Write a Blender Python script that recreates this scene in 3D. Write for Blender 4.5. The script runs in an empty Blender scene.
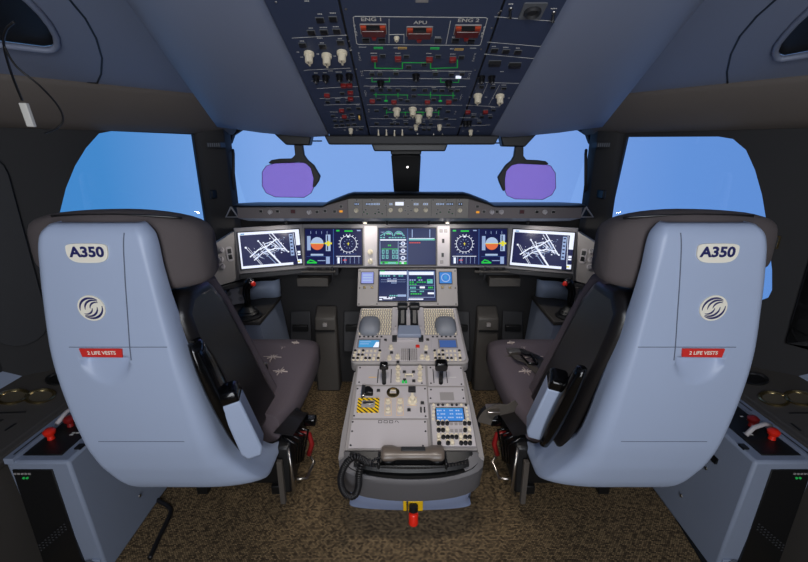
import bpy, bmesh, math, random
from mathutils import Vector, Matrix
random.seed(4)
PI = math.pi
scene = bpy.context.scene
COL = scene.collection

# ------------------------------------------------------------------ camera
F = 420.0
PITCH = math.radians(17.3)
CAM = Vector((-0.027, 0.0, 1.5))
FW = Vector((0, math.cos(PITCH), -math.sin(PITCH)))
UP = Vector((0, math.sin(PITCH), math.cos(PITCH)))
cam_data = bpy.data.cameras.new('camera')
cam_data.sensor_width = 36.0
cam_data.lens = F / 808.0 * 36.0
cam_data.clip_start = 0.02
cam = bpy.data.objects.new('camera', cam_data)
COL.objects.link(cam)
cam.location = CAM
cam.rotation_euler = (PI / 2 - PITCH, 0, 0)
scene.camera = cam


def ray(px, py):
    return Vector(((px - 404) / F, 0, 0)) + FW + UP * ((281 - py) / F)


def atY(px, py, Y):
    d = ray(px, py)
    return CAM + d * ((Y - CAM.y) / d.y)


class Plane:
    """A flat face of the cockpit: origin, in-plane axes u and v, outward normal n."""
    def __init__(s, o, u, v):
        s.o = Vector(o); s.u = Vector(u).normalized(); s.v = Vector(v)
        s.v = (s.v - s.u * s.v.dot(s.u)).normalized(); s.n = s.u.cross(s.v)
        s.M = Matrix((s.u, s.v, s.n)).transposed().to_4x4(); s.M.translation = s.o

    def at(s, px, py):
        d = ray(px, py)
        p = CAM + d * ((s.o - CAM).dot(s.n) / d.dot(s.n)) - s.o
        return p.dot(s.u), p.dot(s.v)

    def W(s, a, b, c=0.0):
        return s.o + s.u * a + s.v * b + s.n * c

    def loc(s, a, b, c=0.0):
        m = s.M.copy(); m.translation = s.W(a, b, c); return m


# ------------------------------------------------------------------ materials
def lin(c):
    return tuple(((x / 255) / 12.92 if x <= 10 else (((x / 255) + .055) / 1.055) ** 2.4) for x in c) + (1.0,)


MATS = {}


def mat(name, rgb, rough=.5, metal=0.0, emit=0.0, bump=0.0, bscale=200.0, var=0.0, spec=0.5, coat=0.0):
    if name in MATS: return MATS[name]
    m = bpy.data.materials.new(name); m.use_nodes = True
    nt = m.node_tree; b = nt.nodes['Principled BSDF']
    b.inputs['Base Color'].default_value = lin(rgb)
    b.inputs['Roughness'].default_value = rough
    b.inputs['Metallic'].default_value = metal
    b.inputs['Specular IOR Level'].default_value = spec
    b.inputs['Coat Weight'].default_value = coat
    if emit:
        b.inputs['Emission Color'].default_value = lin(rgb)
        b.inputs['Emission Strength'].default_value = emit
    if bump or var:
        tc = nt.nodes.new('ShaderNodeTexCoord')
        nz = nt.nodes.new('ShaderNodeTexNoise'); nz.inputs['Scale'].default_value = bscale
        nz.inputs['Detail'].default_value = 4
        nt.links.new(tc.outputs['Object'], nz.inputs['Vector'])
        if bump:
            bp = nt.nodes.new('ShaderNodeBump'); bp.inputs['Strength'].default_value = bump
            bp.inputs['Distance'].default_value = 0.002
            nt.links.new(nz.outputs['Fac'], bp.inputs['Height'])
            nt.links.new(bp.outputs['Normal'], b.inputs['Normal'])
        if var:
            mx = nt.nodes.new('ShaderNodeMix'); mx.data_type = 'RGBA'
            c = lin(rgb)
            mx.inputs['A'].default_value = tuple(x * (1 - var) for x in c[:3]) + (1,)
            mx.inputs['B'].default_value = tuple(min(1, x * (1 + var)) for x in c[:3]) + (1,)
            nt.links.new(nz.outputs['Fac'], mx.inputs['Factor'])
            nt.links.new(mx.outputs['Result'], b.inputs['Base Color'])
    MATS[name] = m
    return m


def carpet_mat():
    m = bpy.data.materials.new('woven_carpet'); m.use_nodes = True
    nt = m.node_tree; b = nt.nodes['Principled BSDF']; b.inputs['Roughness'].default_value = .95
    b.inputs['Specular IOR Level'].default_value = .1
    tc = nt.nodes.new('ShaderNodeTexCoord')
    br = nt.nodes.new('ShaderNodeTexBrick')
    br.inputs['Scale'].default_value = 34
    br.inputs['Mortar Size'].default_value = .025
    br.inputs['Color1'].default_value = lin((158, 134, 100))
    br.inputs['Color2'].default_value = lin((62, 52, 42))
    br.inputs['Mortar'].default_value = lin((28, 25, 22))
    br.inputs['Brick Width'].default_value = .32
    br.inputs['Row Height'].default_value = .2
    br.inputs['Bias'].default_value = -.1
    nz = nt.nodes.new('ShaderNodeTexNoise'); nz.inputs['Scale'].default_value = 320; nz.inputs['Detail'].default_value = 3
    mx = nt.nodes.new('ShaderNodeMix'); mx.data_type = 'RGBA'; mx.blend_type = 'OVERLAY'
    mx.inputs['Factor'].default_value = .55
    nt.links.new(tc.outputs['Object'], br.inputs['Vector'])
    nt.links.new(tc.outputs['Object'], nz.inputs['Vector'])
    nt.links.new(br.outputs['Color'], mx.inputs['A']); nt.links.new(nz.outputs['Fac'], mx.inputs['B'])
    nt.links.new(mx.outputs['Result'], b.inputs['Base Color'])
    bp = nt.nodes.new('ShaderNodeBump'); bp.inputs['Strength'].default_value = .6; bp.inputs['Distance'].default_value = .003
    nt.links.new(br.outputs['Fac'], bp.inputs['Height']); bp.invert = True
    nt.links.new(bp.outputs['Normal'], b.inputs['Normal'])
    return m


def glass_mat(name, tint, gloss=.05, body=None, bodyfac=0.0, milky=False):
    m = bpy.data.materials.new(name); m.use_nodes = True
    nt = m.node_tree; nt.nodes.clear()
    out = nt.nodes.new('ShaderNodeOutputMaterial')
    tr = nt.nodes.new('ShaderNodeBsdfTransparent'); tr.inputs[0].default_value = tint
    gl = nt.nodes.new('ShaderNodeBsdfGlossy'); gl.inputs['Roughness'].default_value = .02
    mx = nt.nodes.new('ShaderNodeMixShader'); mx.inputs[0].default_value = gloss
    src = tr
    if body:
        tl = nt.nodes.new('ShaderNodeBsdfTranslucent'); tl.inputs[0].default_value = body
        if milky:
            df = nt.nodes.new('ShaderNodeBsdfDiffuse'); df.inputs[0].default_value = body
            ad = nt.nodes.new('ShaderNodeMixShader'); ad.inputs[0].default_value = .7
            nt.links.new(tl.outputs[0], ad.inputs[1]); nt.links.new(df.outputs[0], ad.inputs[2]); tl = ad
        m2 = nt.nodes.new('ShaderNodeMixShader'); m2.inputs[0].default_value = bodyfac
        nt.links.new(tr.outputs[0], m2.inputs[1]); nt.links.new(tl.outputs[0], m2.inputs[2]); src = m2
    nt.links.new(src.outputs[0], mx.inputs[1]); nt.links.new(gl.outputs[0], mx.inputs[2])
    nt.links.new(mx.outputs[0], out.inputs[0])
    return m


def stripe_mat():
    m = bpy.data.materials.new('hazard_stripes'); m.use_nodes = True
    nt = m.node_tree; b = nt.nodes['Principled BSDF']; b.inputs['Roughness'].default_value = .5
    tc = nt.nodes.new('ShaderNodeTexCoord'); wv = nt.nodes.new('ShaderNodeTexWave')
    wv.bands_direction = 'DIAGONAL'; wv.inputs['Scale'].default_value = 30
    rp = nt.nodes.new('ShaderNodeValToRGB'); rp.color_ramp.interpolation = 'CONSTANT'
    rp.color_ramp.elements[0].color = lin((20, 18, 14)); rp.color_ramp.elements[1].position = .35
    rp.color_ramp.elements[1].color = lin((245, 200, 20))
    nt.links.new(tc.outputs['Object'], wv.inputs['Vector']); nt.links.new(wv.outputs['Color'], rp.inputs[0])
    nt.links.new(rp.outputs[0], b.inputs['Base Color'])
    return m


M_shell = mat('seat_shell_blue', (166, 179, 204), .42, bump=.08, bscale=900)
M_head = mat('headrest_fabric', (88, 80, 80), .9, bump=.6, bscale=700, var=.2)
M_fabric = mat('seat_fabric', (92, 82, 88), .95, bump=.5, bscale=800, var=.2)
M_leather = mat('black_leather', (27, 25, 26), .32, bump=.15, bscale=500)
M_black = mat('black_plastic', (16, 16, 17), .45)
M_gloss = mat('gloss_black', (10, 10, 11), .15)
M_dark = mat('dark_grey', (38, 38, 41), .6)
M_wall = mat('charcoal_lining', (38, 37, 38), .75, bump=.1, bscale=300)
M_band = mat('taupe_lining', (100, 92, 86), .7, bump=.1, bscale=300)
M_ceil = mat('ceiling_blue_grey', (126, 134, 156), .55, bump=.05, bscale=400)
M_console = mat('console_blue_grey', (134, 144, 164), .55, bump=.1, bscale=500)
M_condark = mat('console_dark', (70, 66, 62), .6, bump=.1, bscale=300)
M_oh = mat('overhead_navy', (56, 66, 92), .6)
M_white = mat('marking_white', (215, 212, 205), .6)
M_greenl = mat('marking_green', (30, 190, 70), .6, emit=.12)
M_amber = mat('marking_amber', (235, 190, 100), .6)
M_greent = mat('tag_green', (40, 200, 90), .6, emit=.1)
M_red = mat('guard_red', (128, 24, 24), .4)
M_redhot = mat('handle_red', (225, 40, 22), .35)
M_redlit = mat('lit_red', (176, 62, 30), .5)
M_cream = mat('knob_cream', (228, 216, 190), .45)
M_btn = mat('button_black', (14, 14, 16), .35)
M_btnrim = mat('button_rim', (96, 98, 102), .6)
M_panel = mat('panel_grey', (150, 145, 143), .5, bump=.06, bscale=600)
M_panell = mat('panel_light_grey', (186, 180, 182), .5, bump=.06, bscale=600)
M_bezel = mat('bezel_grey', (128, 124, 125), .5)
M_mcp = mat('glareshield_grey', (132, 127, 122), .55)
M_mcpw = mat('glareshield_taupe', (112, 104, 104), .6)
M_under = mat('glareshield_under', (110, 126, 150), .4)  # lightened: the glow of the displays is put into this colour
M_base = mat('pedestal_base_blue', (172, 190, 232), .5)
M_pedband = mat('pedestal_band_grey', (96, 94, 96), .55)
M_handset = mat('handset_taupe', (98, 88, 80), .32)
M_cord = mat('cord_black', (26, 25, 27), .45)
M_metal = mat('brushed_metal', (190, 184, 176), .28, metal=1.0)
M_brass = mat('brass_trim', (178, 158, 110), .25, metal=1.0)
M_yellow = mat('yellow_plate', (238, 190, 20), .45)
M_badge = mat('badge_ivory', (238, 232, 216), .5)
M_ink = mat('badge_ink', (28, 30, 92), .5)
M_label = mat('label_red', (212, 46, 40), .5)
M_seam = mat('seam_grey', (92, 100, 118), .7)
M_visorarm = mat('visor_black', (12, 12, 14), .5)
M_strap = mat('webbing_taupe', (74, 68, 62), .9)
M_star = mat('star_pattern', (190, 176, 168), .9)
M_carpet = carpet_mat()
M_stripe = stripe_mat()
M_glass = glass_mat('window_glass', (.97, .98, 1, 1), .03)
M_purple = glass_mat('purple_filter', (1, .70, 1, 1), .03, lin((240, 200, 255)), .24, True)


def E(name, rgb, s=1.0):
    if name in MATS: return MATS[name]
    m = bpy.data.materials.new(name); m.use_nodes = True
    b = m.node_tree.nodes['Principled BSDF']
    b.inputs['Base Color'].default_value = (.01, .01, .012, 1); b.inputs['Roughness'].default_value = .25
    b.inputs['Specular IOR Level'].default_value = .12
    b.inputs['Emission Color'].default_value = lin(rgb); b.inputs['Emission Strength'].default_value = s
    MATS[name] = m
    return m


S_navy = E('screen_navy', (14, 20, 70)); S_navy2 = E('screen_blue_navy', (18, 34, 82)); S_white = E('screen_white', (226, 232, 250), 1.15)
S_pale = E('screen_pale', (150, 172, 214)); S_orange = E('screen_orange', (226, 110, 66)); S_sky = E('screen_sky', (168, 190, 224))
S_green = E('screen_green', (40, 200, 70)); S_yellow = E('screen_yellow', (230, 220, 60)); S_cyan = E('screen_cyan', (70, 150, 205))
S_teal = E('screen_teal', (110, 190, 190)); S_blue = E('screen_mid_blue', (60, 130, 210)); S_lav = E('screen_lavender', (150, 160, 226))
S_red = E('screen_red', (210, 60, 50)); S_line = E('screen_line', (60, 90, 150)); S_lamp = E('lamp_white', (255, 240, 220), 4.0)
S_ambl = E('lit_amber', (240, 160, 50), .9)


# ------------------------------------------------------------------ mesh builder
class MB:
    def __init__(s):
        s.bm = bmesh.new(); s.mats = []

    def mi(s, m):
        if m not in s.mats: s.mats.append(m)
        return s.mats.index(m)

    def face(s, vs, m):
        try:
            f = s.bm.faces.new(vs); f.material_index = s.mi(m); return f
        except ValueError:
            return None

    def poly(s, pts, m):
        return s.face([s.bm.verts.new(p) for p in pts], m)

    def prism(s, pts, a, b, m, T=None, m2=None):
        """outline pts (x, y) extruded from z = a to z = b, placed by T (Matrix or function)."""
        f = (lambda p: T @ Vector(p)) if isinstance(T, Matrix) else (T or (lambda p: Vector(p)))
        lo = [s.bm.verts.new(f((p[0], p[1], a))) for p in pts]
        hi = [s.bm.verts.new(f((p[0], p[1], b))) for p in pts]
        n = len(pts)
        s.face(lo[::-1], m); s.face(hi, m2 or m)
        for i in range(n): s.face([lo[i], lo[(i + 1) % n], hi[(i + 1) % n], hi[i]], m)

    def box(s, x0, x1, y0, y1, z0, z1, m, T=None, m2=None):
        s.prism([(x0, y0), (x1, y0), (x1, y1), (x0, y1)], z0, z1, m, T, m2)

    def frustum(s, r0, r1, z0, z1, m, T=None, n=16, c=(0, 0)):
        f = (lambda p: T @ Vector(p)) if isinstance(T, Matrix) else (T or (lambda p: Vector(p)))
        A = [(c[0] + r0 * math.cos(2 * PI * i / n), c[1] + r0 * math.sin(2 * PI * i / n), z0) for i in range(n)]
        B = [(c[0] + r1 * math.cos(2 * PI * i / n), c[1] + r1 * math.sin(2 * PI * i / n), z1) for i in range(n)]
        A = [s.bm.verts.new(f(p)) for p in A]; B = [s.bm.verts.new(f(p)) for p in B]
        s.face(A[::-1], m); s.face(B, m)
        for i in range(n): s.face([A[i], A[(i + 1) % n], B[(i + 1) % n], B[i]], m)

    def lathe(s, prof, m, T=None, n=20):
        f = (lambda p: T @ Vector(p)) if isinstance(T, Matrix) else (T or (lambda p: Vector(p)))
        rows = [[s.bm.verts.new(f((r * math.cos(2 * PI * i / n), r * math.sin(2 * PI * i / n), z))) for i in range(n)] for r, z in prof]
        for a, b in zip(rows, rows[1:]):
            for i in range(n): s.face([a[i], a[(i + 1) % n], b[(i + 1) % n], b[i]], m)
        s.face(rows[0][::-1], m); s.face(rows[-1], m)

    def loft(s, rows, m, closed=False, caps=False):
        R = [[s.bm.verts.new(p) for p in r] for r in rows]
        n = len(R[0])
        for a, b in zip(R, R[1:]):
            for i in range(n if closed else n - 1):
                s.face([a[i], a[(i + 1) % n], b[(i + 1) % n], b[i]], m)
        if caps:
            s.face(R[0][::-1], m); s.face(R[-1], m)

    def tube(s, path, r, m, n=8, taper=None):
        P = [Vector(p) for p in path]
        rows = []; N = None
        for i, p in enumerate(P):
            t = (P[min(i + 1, len(P) - 1)] - P[max(i - 1, 0)]).normalized()
            if N is None:
                N = t.cross(Vector((0, 0, 1)))
                if N.length < .1: N = t.cross(Vector((1, 0, 0)))
            N = (N - t * N.dot(t)).normalized(); B = t.cross(N)
            rr = r * (taper[i] if taper else 1)
            rows.append([p + (N * math.cos(2 * PI * k / n) + B * math.sin(2 * PI * k / n)) * rr for k in range(n)])
        s.loft(rows, m, True, True)

    def strip(s, pts, w, z, m, T, h=0.0006, closed=False):
        """a thin raised line along 2-D points."""
        if closed: pts = list(pts) + [pts[0]]
        for (x0, y0), (x1, y1) in zip(pts, pts[1:]):
            dx, dy = x1 - x0, y1 - y0; L = math.hypot(dx, dy)
            if L < 1e-6: continue
            nx, ny = -dy / L * w / 2, dx / L * w / 2; ex, ey = dx / L * w / 2, dy / L * w / 2
            s.prism([(x0 + nx - ex, y0 + ny - ey), (x0 - nx - ex, y0 - ny - ey), (x1 - nx + ex, y1 - ny + ey), (x1 + nx + ex, y1 + ny + ey)], z, z + h, m, T)

    def text(s, txt, x, y, size, z, m, T, rot=0.0, align='CENTER', stretch=1.0, bold=0.0, h=.0006):
        cu = bpy.data.curves.new('t', 'FONT'); cu.body = txt; cu.size = size; cu.align_x = align; cu.align_y = 'CENTER'
        cu.offset = bold; cu.resolution_u = 3
        ob = bpy.data.objects.new('t', cu)
        me = bpy.data.meshes.new_from_object(ob)
        f = (lambda p: T @ Vector(p)) if isinstance(T, Matrix) else T
        c, sn = math.cos(rot), math.sin(rot)
        vs = []
        for v in me.vertices:
            a, b = v.co.x * stretch, v.co.y
            vs.append(s.bm.verts.new(f((x + a * c - b * sn, y + a * sn + b * c, z + h))))
        for p in me.polygons: s.face([vs[i] for i in p.vertices], m)
        bpy.data.objects.remove(ob); bpy.data.curves.remove(cu); bpy.data.meshes.remove(me)

    def build(s, name, parent=None, smooth=False, bevel=0.0, seg=2, subd=0, solid=0.0, recalc=True, angle=40, solid_off=1.0):
        if recalc: bmesh.ops.recalc_face_normals(s.bm, faces=s.bm.faces[:])
        me = bpy.data.meshes.new(name); s.bm.to_mesh(me); s.bm.free()
        for m in s.mats: me.materials.append(m)
        o = bpy.data.objects.new(name, me); COL.objects.link(o)
        if smooth:
            for p in me.polygons: p.use_smooth = True
            if smooth != 'all': me.set_sharp_from_angle(angle=math.radians(angle))
        if solid:
            md = o.modifiers.new('thickness', 'SOLIDIFY'); md.thickness = solid; md.offset = solid_off
        if bevel:
            md = o.modifiers.new('edges', 'BEVEL'); md.width = bevel; md.segments = seg; md.limit_method = 'ANGLE'; md.angle_limit = math.radians(35)
            for p in me.polygons: p.use_smooth = True
            me.set_sharp_from_angle(angle=math.radians(50))
        if subd:
            md = o.modifiers.new('smooth', 'SUBSURF'); md.levels = subd; md.render_levels = subd
            for p in me.polygons: p.use_smooth = True
        if parent: adopt(o, parent)
        return o


ORIG = {}


def wm(o):
    m = o.matrix_basis.copy()
    if o.parent: m = wm(o.parent) @ o.matrix_parent_inverse @ m
    return m


def adopt(o, parent):
    o.parent = parent
    o.matrix_parent_inverse = wm(parent).inverted()
    return o


def thing(name, label, cat, loc=(0, 0, 0), group=None):
    o = bpy.data.objects.new(name, None); COL.objects.link(o); o.location = loc
    o.empty_display_size = .05
    return tag(o, label, cat, group)


def tag(o, label, cat, group=None):
    o['label'] = label; o['category'] = cat
    if group: o['group'] = group
    return o


def struct(o):
    o['kind'] = 'structure'; return o


def copy_part(src, M, parent, name=None):
    """a further piece of the same kind, sharing its mesh, placed by a world matrix."""
    o = src.copy(); COL.objects.link(o); o.parent = parent
    o.matrix_parent_inverse = wm(parent).inverted(); o.matrix_basis = M
    for ch in list(src.children):
        c = ch.copy(); COL.objects.link(c); c.parent = o
        c.matrix_parent_inverse = ch.matrix_parent_inverse.copy(); c.matrix_basis = ch.matrix_basis.copy()
    return o


class Stamp:
    """first call places the prototype itself, later calls place copies."""
    def __init__(s, make): s.make = make; s.proto = None

    def __call__(s, M, parent):
        if s.proto is None:
            s.proto = s.make(); s.proto.matrix_basis = M; adopt(s.proto, parent); return s.proto
        return copy_part(s.proto, M, parent)


def plate_mesh(outer, holes, z0, z1, m, T):
    """a flat plate with holes, extruded."""
    mb = MB(); bm = mb.bm
    f = (lambda p: T @ Vector(p)) if isinstance(T, Matrix) else T
    loops = []
    for z in (z0, z1):
        ring_edges = []; ls = []
        for lp in [outer] + holes:
            vs = [bm.verts.new(f((p[0], p[1], z))) for p in lp]; ls.append(vs)
            for i in range(len(vs)): ring_edges.append(bm.edges.new((vs[i], vs[(i + 1) % len(vs)])))
        bmesh.ops.triangle_fill(bm, edges=ring_edges, use_beauty=True)
        loops.append(ls)
    for a, b in zip(*loops):
        for i in range(len(a)): mb.face([a[i], a[(i + 1) % len(a)], b[(i + 1) % len(a)], b[i]], m)
    mb.mi(m)
    return mb


def arc(cx, cy, r, a0, a1, n=8, ry=None):
    ry = ry or r
    return [(cx + r * math.cos(math.radians(a0 + (a1 - a0) * i / n)), cy + ry * math.sin(math.radians(a0 + (a1 - a0) * i / n))) for i in range(n + 1)]


def rrect(x0, x1, y0, y1, r, n=4):
    return arc(x1 - r, y0 + r, r, -90, 0, n) + arc(x1 - r, y1 - r, r, 0, 90, n) + arc(x0 + r, y1 - r, r, 90, 180, n) + arc(x0 + r, y0 + r, r, 180, 270, n)


def lerp(a, b, t): return a + (b - a) * t


def table(rows, h, k):
    """smooth lookup of column k at height h in rows sorted by falling h."""
    if h >= rows[0][0]: return rows[0][k]
    for i in range(len(rows) - 1):
        a, b = rows[i], rows[i + 1]
        if a[0] >= h >= b[0]:
            t = (a[0] - h) / (a[0] - b[0])
            p = rows[max(i - 1, 0)]; q = rows[min(i + 2, len(rows) - 1)]
            m0 = (b[k] - p[k]) / max(1e-6, (p[0] - b[0])) * (a[0] - b[0]); m1 = (q[k] - a[k]) / max(1e-6, (a[0] - q[0])) * (a[0] - b[0])
            t2, t3 = t * t, t * t * t
            return (2 * t3 - 3 * t2 + 1) * a[k] + (t3 - 2 * t2 + t) * m0 + (-2 * t3 + 3 * t2) * b[k] + (t3 - t2) * m1
    return rows[-1][k]


# ================================================================== SETTING
mb = MB(); mb.box(-2.0, 2.0, -1.3, 3.4, -.06, 0, M_carpet); struct(mb.build('floor'))
mb = MB(); mb.box(-2.0, 2.0, -1.36, -1.3, 0, 2.4, M_wall); struct(mb.build('wall_rear'))

# side walls: a straight run aft, then an oblique run forward that carries the side window
WX, WY, WS = 1.06, 2.35, .765            # oblique wall: |x| = WX + (WY - y) * WS
for side, nm in ((-1, 'left'), (1, 'right')):
    wp = Plane((side * WX, WY, 0), (side * -WS * -1 * -1, 0, 0) if False else (side * WS, -1, 0), (0, 0, 1))
    def wpt(px, py): return wp.at(px, py)
    if side < 0:
        L0 = [wpt(*p) for p in ((206, 222), (193, 134.5), (112, 131), (99, 133.5), (86, 148), (75, 166), (66, 188), (60, 212))]
    else:
        L0 = [wpt(*p) for p in ((608, 222), (627, 137), (718, 136.5), (733, 139), (746, 150), (755, 170), (762, 195), (767, 225), (772, 270), (772, 290), (768, 298), (760, 301))]
    # lower edge of the window, behind the seat
    if side < 0: L0 += [(L0[-1][0] + .045, .95), (L0[-1][0] + .02, .92), (L0[0][0] - .03, .92)]
    else: L0 += [(L0[0][0] - .03, L0[-1][1])]
    if side > 0: pass
    a0 = min(p[0] for p in L0); a1 = max(p[0] for p in L0)
    end = 1.02
    start = -.02
    outer = [(start, .0), (end, .0), (end, 1.64), (start, 1.64)]
    # orientation: u runs aft and outboard from the front corner
    T = wp.M
    z_out = -.05 if wp.n.x * side > 0 else .05
    z_out = .02 if wp.n.x * side > 0 else -.02
    w = plate_mesh(outer, [L0], 0, z_out, M_wall, T)
    w.box(end - .002, end + .05, 0, 2.4, 0, z_out, M_wall, T)
    # straight run aft
    e = wp.W(end, 0)
    w.box(min(e.x, e.x + side * .06), max(e.x, e.x + side * .06), -1.3, e.y + .02, 0, 2.4, M_wall)
    W_ = struct(w.build('wall_' + nm))
    # pane
    g = MB(); g.prism(L0, z_out * .9, z_out * 1.1, M_glass, T); g_ = struct(g.build('window_1' if side < 0 else 'window_4'))
    # a dark moulded cover aft of the window, rounded corner
    aft = max(p[0] for p in L0)
    pc = MB(); off = -.02 if z_out > 0 else .02
    pc.prism(rrect(aft + .09, end - .0, .72, 1.5, .09), 0, off, M_dark, T)
    adopt(pc.build('wall_panel', smooth=True, bevel=.012), W_)
    if side > 0:
        q = MB(); a, b = wp.at(775, 242)
        q.prism(rrect(a - .016, a + .016, b - .028, b + .028, .004), 0, -.006 if z_out > 0 else .006, M_brass, T)
        q.box(a - .010, a + .010, b - .021, b + .021, 0, -.008 if z_out > 0 else .008, M_dark, T)
        adopt(q.build('latch_plate'), W_)
    # lining band above the window: leans inboard
    d = Vector((wp.u.x, wp.u.y, 0)); inn = Vector((-side, 0, 0)); inn = (inn - d * inn.dot(d)).normalized()
    rows = []
    prof = [(-.02, 1.60), (-.01, 1.592), (.006, 1.592), (.05, 1.622), (.115, 1.68), (.155, 1.735), (.162, 1.75), (.15, 1.76)]
    for t in (-.14, -.05, .3, .7, 1.05, 1.4):
        p = wp.o + d * t
        rows.append([Vector((p.x, p.y, 0)) + inn * a + Vector((0, 0, h)) for a, h in prof])
    bnd = MB(); bnd.loft(rows, M_band)
    # seam near the front end
    tr = struct(bnd.build('trim_1' if side < 0 else 'trim_2', smooth='all', solid=.01))
    sm = MB(); p0 = wp.o + d * .17
    sm.tube([Vector((p0.x, p0.y, 0)) + d * (k * .03) + inn * (a + .004) + Vector((0, 0, h)) for k, (a, h) in enumerate(prof[2:])], .0035, M_black, 6)
    adopt(sm.build('seam'), tr)
    # sloping outer ceiling with its oval stowage opening
    bl = wp.o + d * 0 + inn * .158 + Vector((0, 0, 1.748)) - wp.o * 0
    cp = Plane(bl, d, inn + Vector((0, 0, .36)))
    if side < 0:
        hole = [cp.at(*p) for p in ((-30, 41), (0, 44.5), (45, 50), (53, 49), (57, 44), (56, 36), (50, 25), (40, 12), (28, 0), (10, -16), (-30, -40))]
        seam = [cp.at(*p) for p in ((70, 0), (85, 18), (96, 38), (102, 58), (101, 74), (97, 83), (88, 82.5))]
    else:
        hole = [cp.at(*p) for p in ((840, 50), (808, 54.5), (783, 59), (777, 57), (775, 51), (778, 43), (786, 33), (797, 21), (808, 11), (825, -5), (840, -15))]
        seam = [cp.at(*p) for p in ((775, 0), (757, 16), (740, 36), (731, 54), (727, 72), (728, 89), (739, 88))]
    outer = [(-.35, 0), (1.5, 0), (1.5, 1.25), (-.35, 1.25)]
    zc = .012 if cp.n.z > 0 else -.012
    cm = plate_mesh(outer, [hole], 0, zc, M_ceil, cp.M)
    cl = struct(cm.build('ceiling_' + nm))
    sm = MB(); sm.strip(seam, .006, 0, M_black, cp.M, h=-zc * .15)
    adopt(sm.build('panel_seam'), cl)
    lip = MB(); hp = [cp.W(a, b, -zc * .2) for a, b in hole]; lip.tube(hp + [hp[0]], .010, M_ceil, 8)
    adopt(lip.build('opening_rim', smooth='all'), cl)
    pk = MB(); pk.prism([(a, b) for a, b in hole], zc * 1.05, zc * 12, M_black, cp.M)
    adopt(pk.build('stowage_pocket'), cl)

# roof over everything aft
mb = MB(); mb.box(-2, 2, -1.36, 3.4, 2.38, 2.44, M_ceil); struct(mb.build('ceiling_roof'))
mb = MB(); mb.box(-1.3, 1.3, -1.3, .62, 2.10, 2.14, M_ceil); struct(mb.build('ceiling_rear'))

# windscreen surround: lower wall, upper wall, posts
mb = MB()
mb.box(-1.06, 1.07, 2.52, 2.92, 0, 1.13, M_wall); mb.box(-1.06, 1.07, 2.52, 2.6, 1.66, 2.4, M_wall)
mb.build('wall_front')['kind'] = 'structure'
for side, nm in ((-1, 'trim_3'), (1, 'trim_4')):
    wx = lambda y: WX + (WY - y) * WS
    yb = 2.205 + .06
    if side < 0: xe = abs(atY(237, 200, 2.52).x)
    else: xe = abs(atY(583, 200, 2.52).x)
    ye = 2.30
    pl = [(side * wx(2.29), 2.29), (side * (wx(2.29) - .035), 2.30), (side * (xe - .03), 2.37), (side * (xe - .034), 2.45), (side * xe, 2.52), (side * (xe + .03), 2.55), (side * (xe + .02), 2.42), (side * (wx(2.32) + .008), 2.32), (side * (wx(2.29) + .006), 2.292)]
    mb = MB(); mb.prism(pl, 0, 2.4, M_wall)
    P_ = struct(mb.build(nm, smooth=True, bevel=.008))
    # corner gusset of the windscreen
    q = MB(); s_ = side
    q.prism([(s_ * (xe + .01), 1.52), (s_ * (xe - .01), 1.54), (s_ * (xe - .03), 1.58), (s_ * (xe - .075), 1.606), (s_ * (xe - .16), 1.622), (s_ * (xe - .16), 1.68), (s_ * (xe + .01), 1.68)], 2.50, 2.53, M_wall, lambda p: Vector((p[0], p[2], p[1])))
    adopt(q.build('corner_gusset'), P_)
    # small slotted clip and a speaker grille on the post
    c = atY(214.5 if side < 0 else 601, 194, 2.31)
    q = MB(); q.box(c.x - .008, c.x + .008, 2.27, 2.35, c.z - .022, c.z + .022, M_black); adopt(q.build('clip', bevel=.004), P_)
    c = atY(216 if side < 0 else 601, 145, 2.31)
    q = MB(); q.box(c.x - .035, c.x + .035, 2.28, 2.345, c.z - .012, c.z + .012, M_dark)
    for k in range(6): q.box(c.x - .03 + k * .011, c.x - .024 + k * .011, 2.278, 2.3, c.z - .009, c.z + .009, M_btnrim)
    adopt(q.build('speaker_grille'), P_)
    c0 = atY(235 if side < 0 else 584, 150, 2.44); c1 = atY(236 if side < 0 else 583, 192, 2.44)
    q = MB(); q.tube([c0 + Vector((-side * -.012, 0, 0)), c0 + Vector((0, -.03, -.02)), c1 + Vector((0, -.03, .02)), c1 + Vector((side * .012, 0, 0))], .008, M_dark, 8)
    adopt(q.build('grab_handle', smooth='all'), P_)
    # triangular bracket at the glareshield end
    b = [atY(*p, 2.2) for p in (((231, 207), (226, 217), (238, 217)) if side < 0 else ((586, 207), (581, 217), (593, 217)))]
    q = MB(); q.tube([b[0], b[1], b[2], b[0]], .005, M_panel, 6); adopt(q.build('bracket'), P_)
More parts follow.
